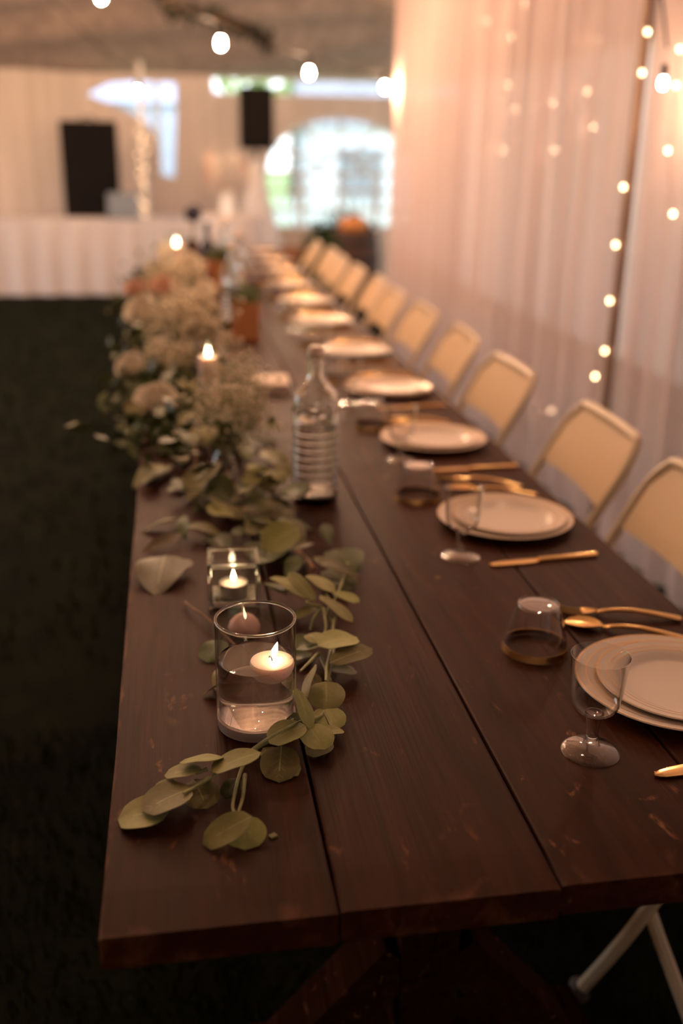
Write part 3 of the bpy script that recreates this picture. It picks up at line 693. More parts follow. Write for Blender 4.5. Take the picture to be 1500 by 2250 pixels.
# left speaker on the table
def speaker(loc, w_, d_, h_, label, rz=0):
    t = thing('loudspeaker', label, 'speaker', loc, rz, 'black loudspeakers')
    g = G(); g.box((0, 0, h_ / 2), (w_, d_, h_), ch=.012); part('cabinet', g, M['black'], t, False)
    g = G(); g.box((0, -d_ / 2 - .004, h_ / 2), (w_ * .88, .012, h_ * .92), ch=.004); part('grille', g, M['metal_dark'] if 0 else M['black'], t, False)
    for z_, r_ in ((h_ * .32, w_ * .36), (h_ * .75, w_ * .2)):
        g = G(); g.lathe([(r_, 0), (r_ * .9, .008), (r_ * .4, -.002), (0, .004)], 24); o = part('speaker_cone', g, M['black'], t); o.location = (0, -d_ / 2 - .012, z_); o.rotation_euler = (pi / 2, 0, 0)
    g = G(); g.tube(bez([(-.06, 0, h_), (-.05, 0, h_ + .03), (.05, 0, h_ + .03), (.06, 0, h_)], 4), .008, 6); part('handle', g, M['black'], t)
    return t
a = ony(142, 470, 10.3); b = ony(254, 266, 10.3)
speaker(((a.x + b.x) / 2 , 10.46, .758), (b.x - a.x) * .98, .3, b.z - .758, 'large black loudspeaker standing on the white-clothed table')
# laptop
q = ony(262, 468, 10.05)
t = thing('laptop', 'open grey laptop beside the large loudspeaker', 'laptop', (q.x + .03, 10.13, .758), -.12)
g = G(); g.box((0, 0, .01), (.34, .24, .018), ch=.003); part('keyboard_base', g, M['grey'], t, False)
g = G(); g.box((0, .125, .13), (.34, .012, .23), rot=Matrix.Rotation(-.2, 3, 'X'), ch=.003); part('screen', g, M['grey'], t, False)
# right speaker on tripod
a = ony(526, 328, 9.5); b = ony(600, 192, 9.5); cx = (a.x + b.x) / 2
t = thing('speaker_stand', 'speaker stand dressed in a pale scrim below the hanging-height loudspeaker', 'stand', (cx, 9.5, 0))
g = G(); g.tube([(0, 0, .25), (0, 0, a.z - .01)], .018); part('pole', g, M['metal_dark'], t)
for k_ in range(3):
    an = k_ * 2.1 + .4; g = G(); g.tube([(0, 0, .75), (.38 * cos(an), .38 * sin(an), .01)], .011); part('leg', g, M['metal_dark'], t)
    g = G(); g.tube([(0, 0, .32), (.2 * cos(an), .2 * sin(an), .36)], .007); part('brace', g, M['metal_dark'], t)
def scr(u, v): 
    an = u * 2 * pi; r_ = (.05 + .36 * (1 - v) ** 1.3) * (1 + .06 * sin(an * 11)); return (r_ * cos(an), r_ * sin(an), .01 + (a.z - .10) * v)
part('scrim', grid(scr, 66, 10, '', None), M['cloth'], t)
speaker((cx, 9.52, a.z), b.x - a.x - .02, .28, b.z - a.z, 'black loudspeaker raised on a stand left of the arched window')

# tent pole wrapped with fairy lights
q = ony(322, 480, 9.6)
g = G(); g.lathe([(0, 0), (.06, 0), (.06, .01), (.022, .02), (.022, 2.2), (0, 2.2)], 14); o = obj('tent_pole', g.mesh('tent_pole', M['white_metal'])); o.location = (q.x + .005, 9.645, 0); tag(o, 'white tent pole behind the music table, wound with fairy lights', 'pole')
pts = [ony(a_, b_, 9.62 + .0 * a_) for a_, b_ in ((306, 238), (311, 264), (303, 289), (313, 302), (330, 308), (309, 316), (323, 332), (303, 340), (308, 360), (317, 371), (305, 383), (313, 397), (316, 410), (306, 436), (313, 445), (318, 452), (311, 462), (316, 472))]
fairy_string(pts, 'coil of fairy lights climbing the white tent pole', FBC)

# things around and beyond the far table end
def drum(name, loc, r, h, m, label, cat):
    t = thing(name, label, cat, loc); 
    for k_ in range(16):
        g = G(); a1, a2 = 2 * pi * k_ / 16 + .012, 2 * pi * (k_ + 1) / 16 - .012; vs = []
        for z_, rr in ((0, .86), (.25, .97), (.5, 1), (.75, .97), (1, .86)):
            for a_ in (a1, a2):
                vs += [(r * rr * cos(a_), r * rr * sin(a_), h * z_), (r * (rr - .1) * cos(a_), r * (rr - .1) * sin(a_), h * z_)]
        fs = []
        for i in range(4):
            o_ = i * 4; fs += [(o_, o_ + 2, o_ + 6, o_ + 4), (o_ + 1, o_ + 5, o_ + 7, o_ + 3), (o_, o_ + 4, o_ + 5, o_ + 1), (o_ + 2, o_ + 3, o_ + 7, o_ + 6)]
        fs += [(0, 1, 3, 2), (16, 18, 19, 17)]; g.add(vs, fs); part('stave', g, m, t, False)
    for z_ in (.12, .3, .7, .88):
        rr = r * (1.012 - .62 * abs(z_ - .5) ** 2); g = G(); g.lathe([(rr, -.015), (rr + .004, -.015), (rr + .004, .015), (rr, .015)], 32, (0, 0, h * z_), closed=True); part('hoop', g, M['metal_dark'], t)
    g = G(); g.lathe([(0, h - .05), (r * .80, h - .05), (r * .80, h - .03), (0, h - .03)], 24); part('lid', g, m, t); return t
bp_ = ony(778, 520, 8.0)
drum('wine_barrel', (bp_.x, 8.05, 0), .235, .80, M['barrel'], 'dark wooden barrel standing under the arched window by the curtain', 'barrel')
t = thing('pumpkin', 'orange pumpkin on top of the dark barrel', 'pumpkin', (bp_.x, 8.05, .77))
g = G(); N_ = 40; vs = []
pr = [(0.02, .02), (.07, .0), (.115, .03), (.13, .075), (.11, .12), (.06, .14), (.015, .13)]
for rr, z_ in pr:
    for k_ in range(N_): a_ = 2 * pi * k_ / N_; f_ = 1 - .07 * abs(cos(a_ * 5)) ** 6; vs.append((rr * f_ * cos(a_), rr * f_ * sin(a_), z_))
g.add(vs, [(i * N_ + k_, i * N_ + (k_ + 1) % N_, (i + 1) * N_ + (k_ + 1) % N_, (i + 1) * N_ + k_) for i in range(6) for k_ in range(N_)] + [tuple(range(N_)), tuple(6 * N_ + k_ for k_ in range(N_))]); part('body', g, M['pumpkin'], t)
g = G(); g.tube([(0, 0, .125), (.005, 0, .15), (.02, 0, .175)], [.014, .009, .007], 7); part('stem', g, M['twig'], t)

def bush(x, y, r, h, label, m):
    t = thing('potted_shrub', label, 'plant', (x, y, 0), group='shrubs by the back wall')
    g = G(); g.lathe([(0, 0), (.11, 0), (.15, .24), (.155, .26), (.135, .26), (.13, .22), (0, .22)], 20); part('pot', g, M['barrel'], t)
    g = G(); g.tube([(0, 0, .2), (.01, 0, h * .7)], .014, 6); part('stem', g, M['twig'], t)
    g = G(); rn = random.Random(int(x * 100))
    for k_ in range(700):
        d = Vector((rn.gauss(0, 1), rn.gauss(0, 1), rn.gauss(0, 1))).normalized() * rn.uniform(.3, 1); c = Vector((d.x * r, d.y * r, h * .62 + d.z * h * .38))
        a_ = Vector((rn.gauss(0, 1), rn.gauss(0, 1), rn.gauss(.3, 1))).normalized() * .045; b_ = a_.orthogonal().normalized() * .018
        g.add([c - a_, c + b_, c + a_, c - b_], [(0, 1, 2, 3)])
    part('foliage', g, m, t, False, stuff=True)
bush(1.26, 7.33, .19, .92, 'dark potted shrub at the far table end, below the arched window', M['bush'])
bush(2.0, 10.6, .4, .85, 'green potted shrub against the foot of the arched window', M['bush'])
# stacked crates
t = None
for k_, (x, z, ln) in enumerate(((.93, 0, 'lower'), (.94, .34, 'upper'))):
    t = thing('wooden_crate', '%s slatted brown crate of the pair beyond the far table end' % ln, 'crate', (x, 7.85, z), .06 * k_, 'brown slatted crates')
    for s_ in (-1, 1):
        for j in range(3):
            g = G(); g.box((0, s_ * .19, .055 + j * .11), (.62, .014, .09)); part('slat', g, M['crate'], t, False)
            g = G(); g.box((s_ * .30, 0, .055 + j * .11), (.014, .36, .09)); part('slat', g, M['crate'], t, False)
    for a_, b_ in ((-1, -1), (-1, 1), (1, -1), (1, 1)):
        g = G(); g.box((a_ * .28, b_ * .17, .166), (.03, .03, .33)); part('corner_post', g, M['crate'], t, False)
    g = G(); g.box((0, 0, .008), (.6, .36, .014)); part('bottom', g, M['crate'], t, False)
# cake table with pale cloth and a pampas arrangement
q = ony(505, 470, 8.6)
t = thing('cocktail_table', 'round table under a peach cloth beyond the long tables', 'table', (q.x, 8.55, 0))
g = G(); g.lathe([(0, .86), (.27, .86), (.27, .885), (0, .885)], 40); part('tabletop', g, M['crate'], t)
g = G(); g.tube([(0, 0, 0), (0, 0, .86)], .03); part('leg', g, M['metal_dark'], t)
def ck(u, v): a_ = u * 2 * pi; r_ = .285 + (1 - v) * .05 * (1 + .6 * sin(a_ * 13)); return (r_ * cos(a_), r_ * sin(a_), .012 + .876 * v)
g = grid(ck, 104, 8, '', None); top = [8 * 105 + i for i in range(104)]; g.f.append(tuple(top)); g.mi.append(0)
o = obj('tablecloth', g.mesh('tablecloth', M['cloth'])); o.location = t.location; tag(o, 'peach-lit round tablecloth beyond the end of the long tables', 'tablecloth')
t = thing('pampas_arrangement', 'pale dried pampas plumes in a vase on the round clothed table', 'flowers', (q.x - .02, 8.55, .889))
g = G(); g.lathe([(0, 0), (.05, 0), (.07, .08), (.045, .17), (.05, .2), (.042, .2), (.038, .17), (.05, .08), (.04, .012), (0, .012)], 20); part('vase', g, M['outer_white'], t)
rn = random.Random(9)
for k_ in range(11):
    a_ = rn.uniform(0, 2 * pi); ln = rn.uniform(.1, .3); tp = Vector((cos(a_) * ln, sin(a_) * ln, rn.uniform(.3, .48)))
    g = G(); g.tube(bez([(0, 0, .05), tp * .5 + Vector((0, 0, .06)), tp], 4), .003, 4); part('stem', g, M['twig'], t)
    g = G()
    for j in range(60):
        c = tp + Vector((rn.gauss(0, .028), rn.gauss(0, .028), rn.gauss(0, .06))); d = Vector((rn.gauss(0, 1), rn.gauss(0, 1), rn.gauss(1, 1))).normalized() * .03; e = d.orthogonal().normalized() * .004
        g.add([c - d, c + e, c + d, c - e], [(0, 1, 2, 3)])
    part('plume', g, M['bloom'] if k_ % 3 else M['wax_pink'], t, False, stuff=True)

# ================================================================== TABLE ITEMS
# ---- cylinder vase with water
vc = Vector((.1718, .343, TZ)); vr = .0492; vh = .1447; wl = .0888
t = thing('cylinder_vase', 'clear glass cylinder vase half filled with water, nearest on the table', 'vase', vc)
g = G()
outer = [(0, 0), (vr - .004, 0), (vr - .001, .001), (vr, .004), (vr, vh - .003), (vr - .0006, vh - .0008), (vr - .0016, vh), (vr - .0026, vh - .0008), (vr - .003, vh - .003),
         (vr - .003, .016), (vr - .006, .0125), (vr - .014, .0115), (0, .0115)]
g.lathe(outer[3:10], 96); part('glass', g, M['vase'], t)
g = G(); g.lathe([(0, 0), (vr - .004, 0), (vr - .001, .001), (vr - .0002, .004), (vr - .0002, .014), (vr - .0031, .014), (vr - .006, .0125), (vr - .014, .0115), (0, .0113)], 96); part('base', g, M['base_glow'], t, label='thick glass base with the candle glow put into its pale colour')
g = G(); n_ = 10; g.lathe([(vr - .0014 + .0019 * cos(2 * pi * k_ / n_), vh - .001 + .0019 * sin(2 * pi * k_ / n_)) for k_ in range(n_)], 96, closed=True); part('rim', g, M['glass'], t)
g = G(); wr = vr - .0028
g.lathe([(0, .0117), (vr - .014, .0118), (vr - .0059, .0129), (wr - .0004, .016), (wr - .0004, wl + .0012), (wr - .0015, wl + .0004), (wr - .004, wl), (0, wl)], 96); part('water', g, M['water'], t)

def flame_mesh(h=.018, r=.0036):
    g = G(); g.lathe([(0, 0), (r * .55, h * .06), (r * .95, h * .22), (r, h * .36), (r * .78, h * .55), (r * .45, h * .76), (r * .15, h * .93), (0, h)], 12); return g.mesh('flame', M['flame'])
FL = flame_mesh()
def add_flame(t, p, tilt=0.0, s=1.0):
    o = obj('flame', FL, t); o.location = p; o.rotation_euler = (0, tilt, 0); o.scale = (s, s, s); return o
# floating candle in the vase
cp = onz(599, 1449, TZ + wl + .006); cp = Vector((cp.x - .001, cp.y - .002, TZ + wl - .012))
t = thing('floating_candle', 'lit white disc candle floating in the cylinder vase', 'candle', cp)
g = G(); g.lathe([(0, -.007), (.012, -.006), (.019, -.002), (.0245, .0045), (.0268, .011), (.0270, .0150), (.0257, .018), (.022, .0188), (.012, .0178), (0, .0172)], 48); part('wax', g, M['wax'], t)
g = G(); g.tube(bez([(0, 0, .016), (-.0006, 0, .021), (-.003, 0, .024), (-.0035, 0, .022)], 4), .0006, 6); part('wick', g, M['wick'], t)
add_flame(t, (.001, 0, .0225), .28, 1.15)
# ---- blush candle behind the vase
q = onz(538, 1398); t = thing('dome_candle', 'unlit blush dome candle behind the cylinder vase', 'candle', (q.x, q.y + .012, TZ))
g = G(); g.lathe([(0, 0), (.019, 0), (.0225, .003), (.0235, .010), (.021, .018), (.015, .025), (.007, .030), (0, .0315)], 36); part('wax', g, M['wax_pink'], t)
g = G(); g.tube([(0, 0, .030), (-.001, 0, .038), (-.002, 0, .046)], .0012, 6); part('wick', g, M['wax'], t, label='white wick')

# ---- square votive with tealight
def votive(loc, rz, label, s=.080, h=.0727, lit=True, tl_label=''):
    t = thing('square_votive', label, 'candle holder', loc, rz)
    g = G(); w1 = s / 2; w0 = w1 - .006
    def sq(w_, z, c=.004, n=3):
        out = []
        for (sx_, sy_, a0) in ((1, 1, 0), (-1, 1, 90), (-1, -1, 180), (1, -1, 270)):
            for k_ in range(n + 1):
                a_ = radians(a0 + 90 * k_ / n); out.append((sx_ * (w_ - c) + c * cos(a_), sy_ * (w_ - c) + c * sin(a_), z))
        return out
    rings = [sq(w1 - .002, 0), sq(w1, .002), sq(w1, h - .0015), sq(w1 - .0015, h), sq(w0 + .0015, h), sq(w0, h - .0015), sq(w0, .012), sq(w0 - .002, .010)]
    k_ = len(rings[0]); vs = [q for r_ in rings for q in r_]
    fs = [(i * k_ + j, i * k_ + (j + 1) % k_, (i + 1) * k_ + (j + 1) % k_, (i + 1) * k_ + j) for i in range(len(rings) - 1) for j in range(k_)]
    fs += [tuple(range(k_)), tuple((len(rings) - 1) * k_ + j for j in range(k_))]
    g.add(vs, fs); part('glass', g, M['cube'], t)
    w2 = w1 - .003; cs = [(w2, w2), (-w2, w2), (-w2, -w2), (w2, -w2)]
    g = G()
    for i_ in range(4): a_, b_ = cs[i_], cs[(i_ + 1) % 4]; g.tube([(*a_, h), (*b_, h)], .0034, 10)
    part('rim', g, M['glass_green'], t)
    for a_ in cs: g = G(); g.tube([(*a_, .004), (*a_, h - .004)], .0028, 8); part('corner_edge', g, M['glass_green'], t)
    g = G(); g.box((0, 0, .0055), (s - .014, s - .014, .0085), ch=.001); part('base', g, M['base_glow'], t)
    c = thing('tealight', tl_label, 'candle', Vector(loc) + Vector((0, -.002, .0102))); c.scale = (1.15, 1.15, 1.25)
    g = G(); g.lathe([(0, 0), (.0188, 0), (.0192, .001), (.0192, .0165), (.0196, .017), (.0190, .0172), (.0187, .001), (0, .001)], 36); part('tin_cup', g, M['tin'], c)
    g = G(); g.lathe([(0, .0012), (.0186, .0012), (.0186, .0145), (.016, .0152), (.006, .0146), (0, .0142)], 36); part('wax', g, M['wax'], c)
    g = G(); g.tube([(0, 0, .014), (0, 0, .019)], .0006, 5); part('wick', g, M['wick'], c)
    if lit: add_flame(c, (0, 0, .0182), 0, .85)
    return t
q = onz(517, 1318)
votive((.166, .711, TZ), radians(-2), 'thick square glass candle holder just behind the cylinder vase', tl_label='lit tealight inside the square glass holder')

# small round glass votives among the greens (lit)
def round_votive(loc, label, tl, h=.07, r=.032, lift=0.0):
    t = thing('round_votive', label, 'candle holder', loc, group='small lit votives among the greenery')
    g = G(); g.lathe([(0, 0), (r * .85, 0), (r, .004), (r, h), (r - .002, h), (r - .002, .008), (0, .008)], 28); part('glass', g, M['plastic'], t)
    c = thing('tealight', tl, 'candle', Vector(loc) + Vector((0, 0, .0082)), group='lit tealights in the greenery')
    g = G(); g.lathe([(0, 0), (.019, 0), (.019, .017), (.0185, .017), (.0185, .001), (0, .001)], 20); part('tin_cup', g, M['tin'], c)
    g = G(); g.lathe([(0, .0012), (.0184, .0012), (.0184, .015), (0, .0145)], 20); part('wax', g, M['wax'], c)
    add_flame(c, (0, 0, .0165), 0, 1.2)
for (px1, py1), y_, lb1, lb2 in (((456, 905), 1.72, 'small round votive glass behind the bud vase sprays', 'lit tealight shining through the small baby\'s breath spray'),):
    q = onz(px1, py1, TZ + .03)
    round_votive((q.x, q.y, TZ), lb1, lb2)
# tall glasses with pillar candles among the greenery
def tall_candle(px1, py1, y_, r, lb1, lb2, fs):
    q = ony(px1, py1, y_)
    t = thing('tall_candle_glass', lb1, 'candle holder', (q.x, y_, TZ), group='tall candle glasses in the greenery')
    g = G(); g.lathe([(0, 0), (r, 0), (r, q.z - TZ + .045), (r - .002, q.z - TZ + .045), (r - .002, .01), (0, .01)], 28); part('glass', g, M['plastic'], t)
    hh = q.z - TZ - .03; p_ = r * .77
    c = thing('pillar_candle', lb2, 'candle', (q.x, y_, TZ + .0102), group='pillar candles in the greenery')
    g = G(); g.lathe([(0, 0), (p_ - .001, 0), (p_, .004), (p_, hh - .004), (p_ - .003, hh), (.01, hh - .004), (0, hh - .005)], 28); part('wax', g, M['wax'], c)
    g = G(); g.tube([(0, 0, hh - .006), (0, 0, hh + .004)], .0008, 5); part('wick', g, M['wick'], c)
    add_flame(c, (0, 0, hh), 0, fs)
tall_candle(387, 530, 4.3, .045, 'tall glass cylinder with a flame, above the far greenery', 'lit pillar candle inside the tall far glass', 2.0)
tall_candle(457, 767, 1.93, .034, 'candle glass between the bud vase spray and the big flower mound', 'lit candle just above the bud vase spray', 1.5)

# ---- ribbed glass water bottle
def bottle(loc, label, water=True, grp='clear water bottles down the table'):
    t = thing('water_bottle', label, 'bottle', loc, group=grp)
    out = [(0, 0), (.040, 0), (.0445, .003), (.046, .009), (.046, .026)]
    z = .028
    while z < .155:
        out += [(.0432, z), (.0448, z + .002), (.0460, z + .005), (.0462, z + .008), (.0460, z + .011), (.0448, z + .014), (.0432, z + .0162)]; z += .0165
    out += [(.046, .172), (.046, .196), (.0445, .212), (.038, .228), (.028, .240), (.019, .250), (.0155, .262), (.015, .286), (.0175, .288), (.0175, .294), (.0155, .297)]
    inn = [(.012, .297), (.012, .262), (.0155, .249), (.026, .236), (.036, .225), (.041, .212), (.0425, .196), (.0425, .03), (.040, .014), (.02, .010), (0, .009)]
    g = G(); g.lathe(out + inn, 56); part('glass', g, M['glass'], t)
    if water:
        g = G(); g.lathe([(0, .0200), (.0405, .0200), (.0421, .03), (.0421, .185), (0, .185)], 40); part('water', g, M['water'], t)
    g = G(); g.lathe([(0, .0095), (.02, .0105), (.039, .0145), (.0402, .0195), (0, .0195)], 40); part('base', g, M['base_glow'], t)  # pale disc added inside to imitate light gathered in the clear bottom
    g = G(); g.lathe([(0, .293), (.0118, .293), (.0118, .297), (.016, .2985), (.016, .308), (.012, .316), (0, .318)], 20); part('stopper', g, M['wax'], t)
    # embossed ornament on the shoulder
    for k_ in range(14):
        a_ = 2 * pi * k_ / 14; g = G(); g.lathe([(0, -.0015), (.006, 0), (.004, .0015), (0, .0022)], 8)
        o = part('embossed_dot', g, M['glass'], t); o.location = (.0458 * cos(a_), .0458 * sin(a_), .185 + .006 * (k_ % 2)); o.rotation_euler = (0, pi / 2, a_)
    return t
bt = bottle((.361, 1.178, TZ), 'ribbed clear water bottle standing tallest in the middle of the table')
for (x, y, lb_) in ((.33, 3.42, 'second clear bottle, behind the orange wood block'), (.395, 4.05, 'third clear bottle, left of the row of far plates'), (.36, 4.75, 'fourth clear bottle, beside the amber jar'), (.42, 5.25, 'farthest clear bottle near the end of the tables')):
    c = dup(bt); c.location = (x, y, TZ); c['label'] = lb_
# ---- dark wine bottle with red label
q = onz(458, 622)
t = thing('wine_bottle', 'dark wine bottle with a red label behind the greenery', 'bottle', (q.x, q.y, TZ))
g = G(); g.lathe([(0, 0), (.036, 0), (.038, .004), (.038, .18), (.034, .2), (.018, .225), (.0145, .24), (.0145, .3), (.016, .302), (.016, .312), (0, .312)], 28); part('glass', g, M['bottle_dark'], t)
g = G(); g.lathe([(.0382, .05), (.0387, .05), (.0387, .14), (.0382, .14)], 28, closed=True); part('label', g, M['red'], t, label='red paper label')
g = G(); g.lathe([(.0150, .255), (.0155, .255), (.0155, .313), (.0165, .3135), (0, .314)], 20); part('capsule', g, M['navy'], t, label='navy foil capsule')
# a navy bud jar beside it
q = onz(436, 640)
t = thing('tall_dark_vase', 'tall dark vase with a round navy bloom beyond the greenery', 'vase', (q.x - .02, q.y + .15, TZ))
g = G(); g.lathe([(0, 0), (.05, 0), (.055, .02), (.05, .18), (.03, .22), (.034, .24), (.028, .24), (.024, .22), (.044, .17), (.044, .02), (0, .015)], 24); part('body', g, M['barrel'], t)
g = G(); g.tube([(0, 0, .03), (.01, 0, .34)], .004, 5); part('stem', g, M['stem'], t)
g = G(); g.ball((.01, 0, .37), .042, 3, rough=.3); part('bloom', g, M['navy'], t)
# ---- wood blocks / amber boxes
def wood_block(px1, py1, w_, h_, label):
    q = onz(px1, py1); t = thing('wooden_planter', label, 'planter', (q.x, q.y + w_ / 2, TZ), radians(random.uniform(-5, 5)), 'small square wooden planters')
    for s_ in (-1, 1):
        g = G(); g.box((0, s_ * (w_ / 2 - .004), h_ / 2), (w_, .008, h_), ch=.001); part('panel', g, M['kraft'], t, False)
        g = G(); g.box((s_ * (w_ / 2 - .004), 0, h_ / 2), (.008, w_ - .017, h_), ch=.001); part('panel', g, M['kraft'], t, False)
    g = G(); g.box((0, 0, .006), (w_ - .017, w_ - .017, .01)); part('bottom', g, M['kraft'], t, False)
    g = G(); rn = random.Random(int(px1))
    for k_ in range(90):
        c = Vector((rn.gauss(0, w_ * .3), rn.gauss(0, w_ * .3), h_ + abs(rn.gauss(0, .03)))); d = Vector((rn.gauss(0, 1), rn.gauss(0, 1), rn.gauss(.5, 1))).normalized() * .025; e = d.orthogonal().normalized() * .01
        g.add([c - d, c + e, c + d, c - e], [(0, 1, 2, 3)])
    part('foliage', g, M['leaf_dark'], t, False, stuff=True)
wood_block(542, 748, .105, .14, 'orange wooden planter box, nearest of the two, beside the greenery')
wood_block(490, 652, .105, .17, 'farther orange wooden planter box, behind the clear bottles')
# ---- napkin stack
q0 = onz(594, 868)
t = thing('napkin_stack', 'stack of folded white napkins beside the water bottle', 'napkins', (q0.x, q0.y + .085, TZ), radians(-3))
for k_ in range(4):
    g = G(); g.box((.001 * (k_ % 2), .002 * (k_ % 3), .004 + k_ * .0072), (.125, .155, .0066), ch=.002); part('napkin', g, M['paper'], t)

# ---- plates and place settings
def plate_g(R_, h, rim, thick=.0022):
    top = [(0, .0035), (R_ * .60, .0035), (R_ * .66, .0045), (R_ * .72, h * .62), (R_ * .80, h * .78), (R_ * .97, h), (R_, h + .0006)]
    bot = [(R_ + .0006, h - .0006), (R_ * .97, h - thick), (R_ * .80, h * .78 - thick), (R_ * .70, h * .4), (R_ * .64, .0005), (R_ * .60, 0), (0, .0008)]
    g = G(); g.lathe(top + bot, 72); return g
def ring_g(R_, h, rr, w_):
    # a gold foil line following the top profile
    prof = [(R_ * .60, .0035), (R_ * .66, .0045), (R_ * .72, h * .62), (R_ * .80, h * .78), (R_ * .97, h), (R_, h + .0006)]
    def zt(r):
        for (a, b), (c, d) in zip(prof, prof[1:]):
            if a <= r <= c: return b + (d - b) * (r - a) / (c - a)
        return prof[-1][1]
    a, b = rr - w_ / 2, rr + w_ / 2
    g = G(); g.lathe([(a, zt(a) + .0001), (a, zt(a) + .0003), (b, zt(b) + .0003), (b, zt(b) + .0001)], 72, closed=True); return g
def make_plate(nm, R_, h, label, lines, group):
    t = thing(nm, label, 'plate', group=group)
    part('dish', plate_g(R_, h, 0), M['china'], t)
    for rr, w_ in lines: part('gold_line', ring_g(R_, h, R_ * rr, w_), M['gold'], t)
    return t
dinner = make_plate('dinner_plate', .130, .017, '', ((.988, .0014), (.885, .0009), (.80, .0009), (.775, .0007)), 'dinner plates along the table')
salad = make_plate('salad_plate', .109, .014, '', ((.986, .0013), (.87, .0009), (.80, .0008)), 'small plates stacked on the dinner plates')

def make_goblet():
    t = thing('wine_goblet', '', 'glass', group='clear plastic goblets')
    g = G(); g.lathe([(0, .0012), (.031, .0012), (.0345, 0), (.0352, .0005), (.0345, .0018), (.030, .0040), (.018, .0068), (.0105, .010), (.0085, .014), (.0078, .022), (.0068, .0235), (.0062, .0215), (.0060, .012), (0, .010)], 48); part('foot', g, M['clear'], t)
    g = G(); g.lathe([(.0066, .0205), (.0072, .026), (.0085, .040), (.0100, .050), (.0108, .0535), (.009, .0535), (.0070, .040), (.0056, .026), (.0052, .0215)], 40, closed=True); part('stem', g, M['glass'], t)
    g = G(); g.lathe([(0, .0508), (.010, .0512), (.018, .0542), (.025, .0600), (.0288, .0690), (.0302, .080), (.0318, .105), (.0342, .1285), (.0346, .1292), (.0337, .1290), (.0311, .105), (.0294, .080), (.0280, .0695), (.0244, .0610), (.0176, .0554), (.010, .0524), (0, .0521)], 56); part('bowl', g, M['clear'], t)
    return t
def make_cup():
    t = thing('tumbler', '', 'cup', group='upturned gold-rimmed tumblers')
    h = .0745
    g = G(); g.lathe([(.0455, .009), (.0462, .0006), (.0468, 0), (.0472, .0008), (.0466, .009), (.0305, h - .004), (.0298, h - .001), (.0285, h), (.0270, h - .0005), (.0262, h - .003), (.0, h - .0035), (0, h - .0048), (.0270, h - .0052), (.0292, h - .006)], 56, closed=False); 
    part('glass', g, M['clear'], t)
    g = G(); g.lathe([(.0476, .0004), (.04735, .0010), (.0455, .0105), (.0459, .0106), (.0480, .0008)], 56, closed=True); part('gold_rim', g, M['gold'], t, label='gold foil rim')
    return t
M['clear'] = thin_clear('clear_plastic', (0.98, 0.97, 0.96), 0.03, 1.7)
gob = make_goblet(); cup = make_cup()

def flat_profile(pts, zf, th=.0022, n=10):
    """pts: (x, halfwidth) along the length; zf(x, s) height of the sheet, s=-1..1 across"""
    g = G(); top = []; 
    for x, hw in pts:
        for j in range(5): s_ = j / 2 - 1; top.append((x, s_ * hw, zf(x, s_)))
    k_ = len(pts); fs = [(i * 5 + j, (i + 1) * 5 + j, (i + 1) * 5 + j + 1, i * 5 + j + 1) for i in range(k_ - 1) for j in range(4)]
    o_ = len(top); bot = [(a, b, c - th) for a, b, c in top]
    rim = list(range(5)) + [i * 5 + 4 for i in range(1, k_)] + [(k_ - 1) * 5 + j for j in (3, 2, 1, 0)] + [i * 5 for i in range(k_ - 2, 0, -1)]
    g.add(top + bot, fs + [tuple(q + o_ for q in reversed(f)) for f in fs] + [(rim[i], rim[(i + 1) % len(rim)], rim[(i + 1) % len(rim)] + o_, rim[i] + o_) for i in range(len(rim))]); return g
def handle_z(x):      # handle arches off the table, heavy end down: x from .06 to .19
    u = (x - .06) / .13; return .0045 + .010 * sin(pi * min(1, max(0, u)) ** .8) * (1 - .35 * u)
def make_spoon():
    t = thing('spoon', '', 'spoon', group='gold spoons')
    L_ = [(0, .003), (.006, .012), (.018, .0185), (.032, .0195), (.044, .015), (.052, .0075), (.057, .0038)]
    g = flat_profile(L_, lambda x, s: .0028 + .006 * s * s * (sin(pi * min(1, x / .058)) ** .5) + max(0, (x - .03)) * .10, .0015); part('bowl', g, M['gold_light'], t)
    Hn = [(.0555, .0042), (.062, .0040), (.066, .0060), (.070, .0040), (.085, .0042), (.11, .0052), (.14, .0065), (.168, .0078), (.176, .0086), (.181, .0078), (.185, .0050)]
    g = flat_profile(Hn, lambda x, s: handle_z(x) + .0022 * (1 - s * s) , .0026); part('handle', g, M['gold_light'], t)
    return t
def make_fork():
    t = thing('fork', '', 'fork', group='gold forks')
    L_ = [(.036, .0105), (.042, .0112), (.050, .0085), (.057, .0045), (.060, .0038)]
    zz = lambda x: .003 + .0045 * (1 - min(1, x / .03)) ** 2 * 1.2 + max(0, x - .035) * .12
    g = flat_profile(L_, lambda x, s: zz(x) + .002 * s * s, .0016); part('head', g, M['gold_light'], t)
    for j in range(4):
        yc = (j - 1.5) * .0062
        g = G(); g.tube([(x, yc, zz(x) - .0006) for x in (.0, .006, .014, .024, .038)], [.0007, .0012, .0015, .0016, .0018], 6); part('tine', g, M['gold_light'], t)
    Hn = [(.0585, .0042), (.064, .0038), (.068, .0060), (.072, .0040), (.087, .0042), (.112, .0052), (.142, .0065), (.170, .0078), (.178, .0086), (.183, .0078), (.187, .0050)]
    g = flat_profile(Hn, lambda x, s: handle_z(x) + .0022 * (1 - s * s), .0026); part('handle', g, M['gold_light'], t)
    return t
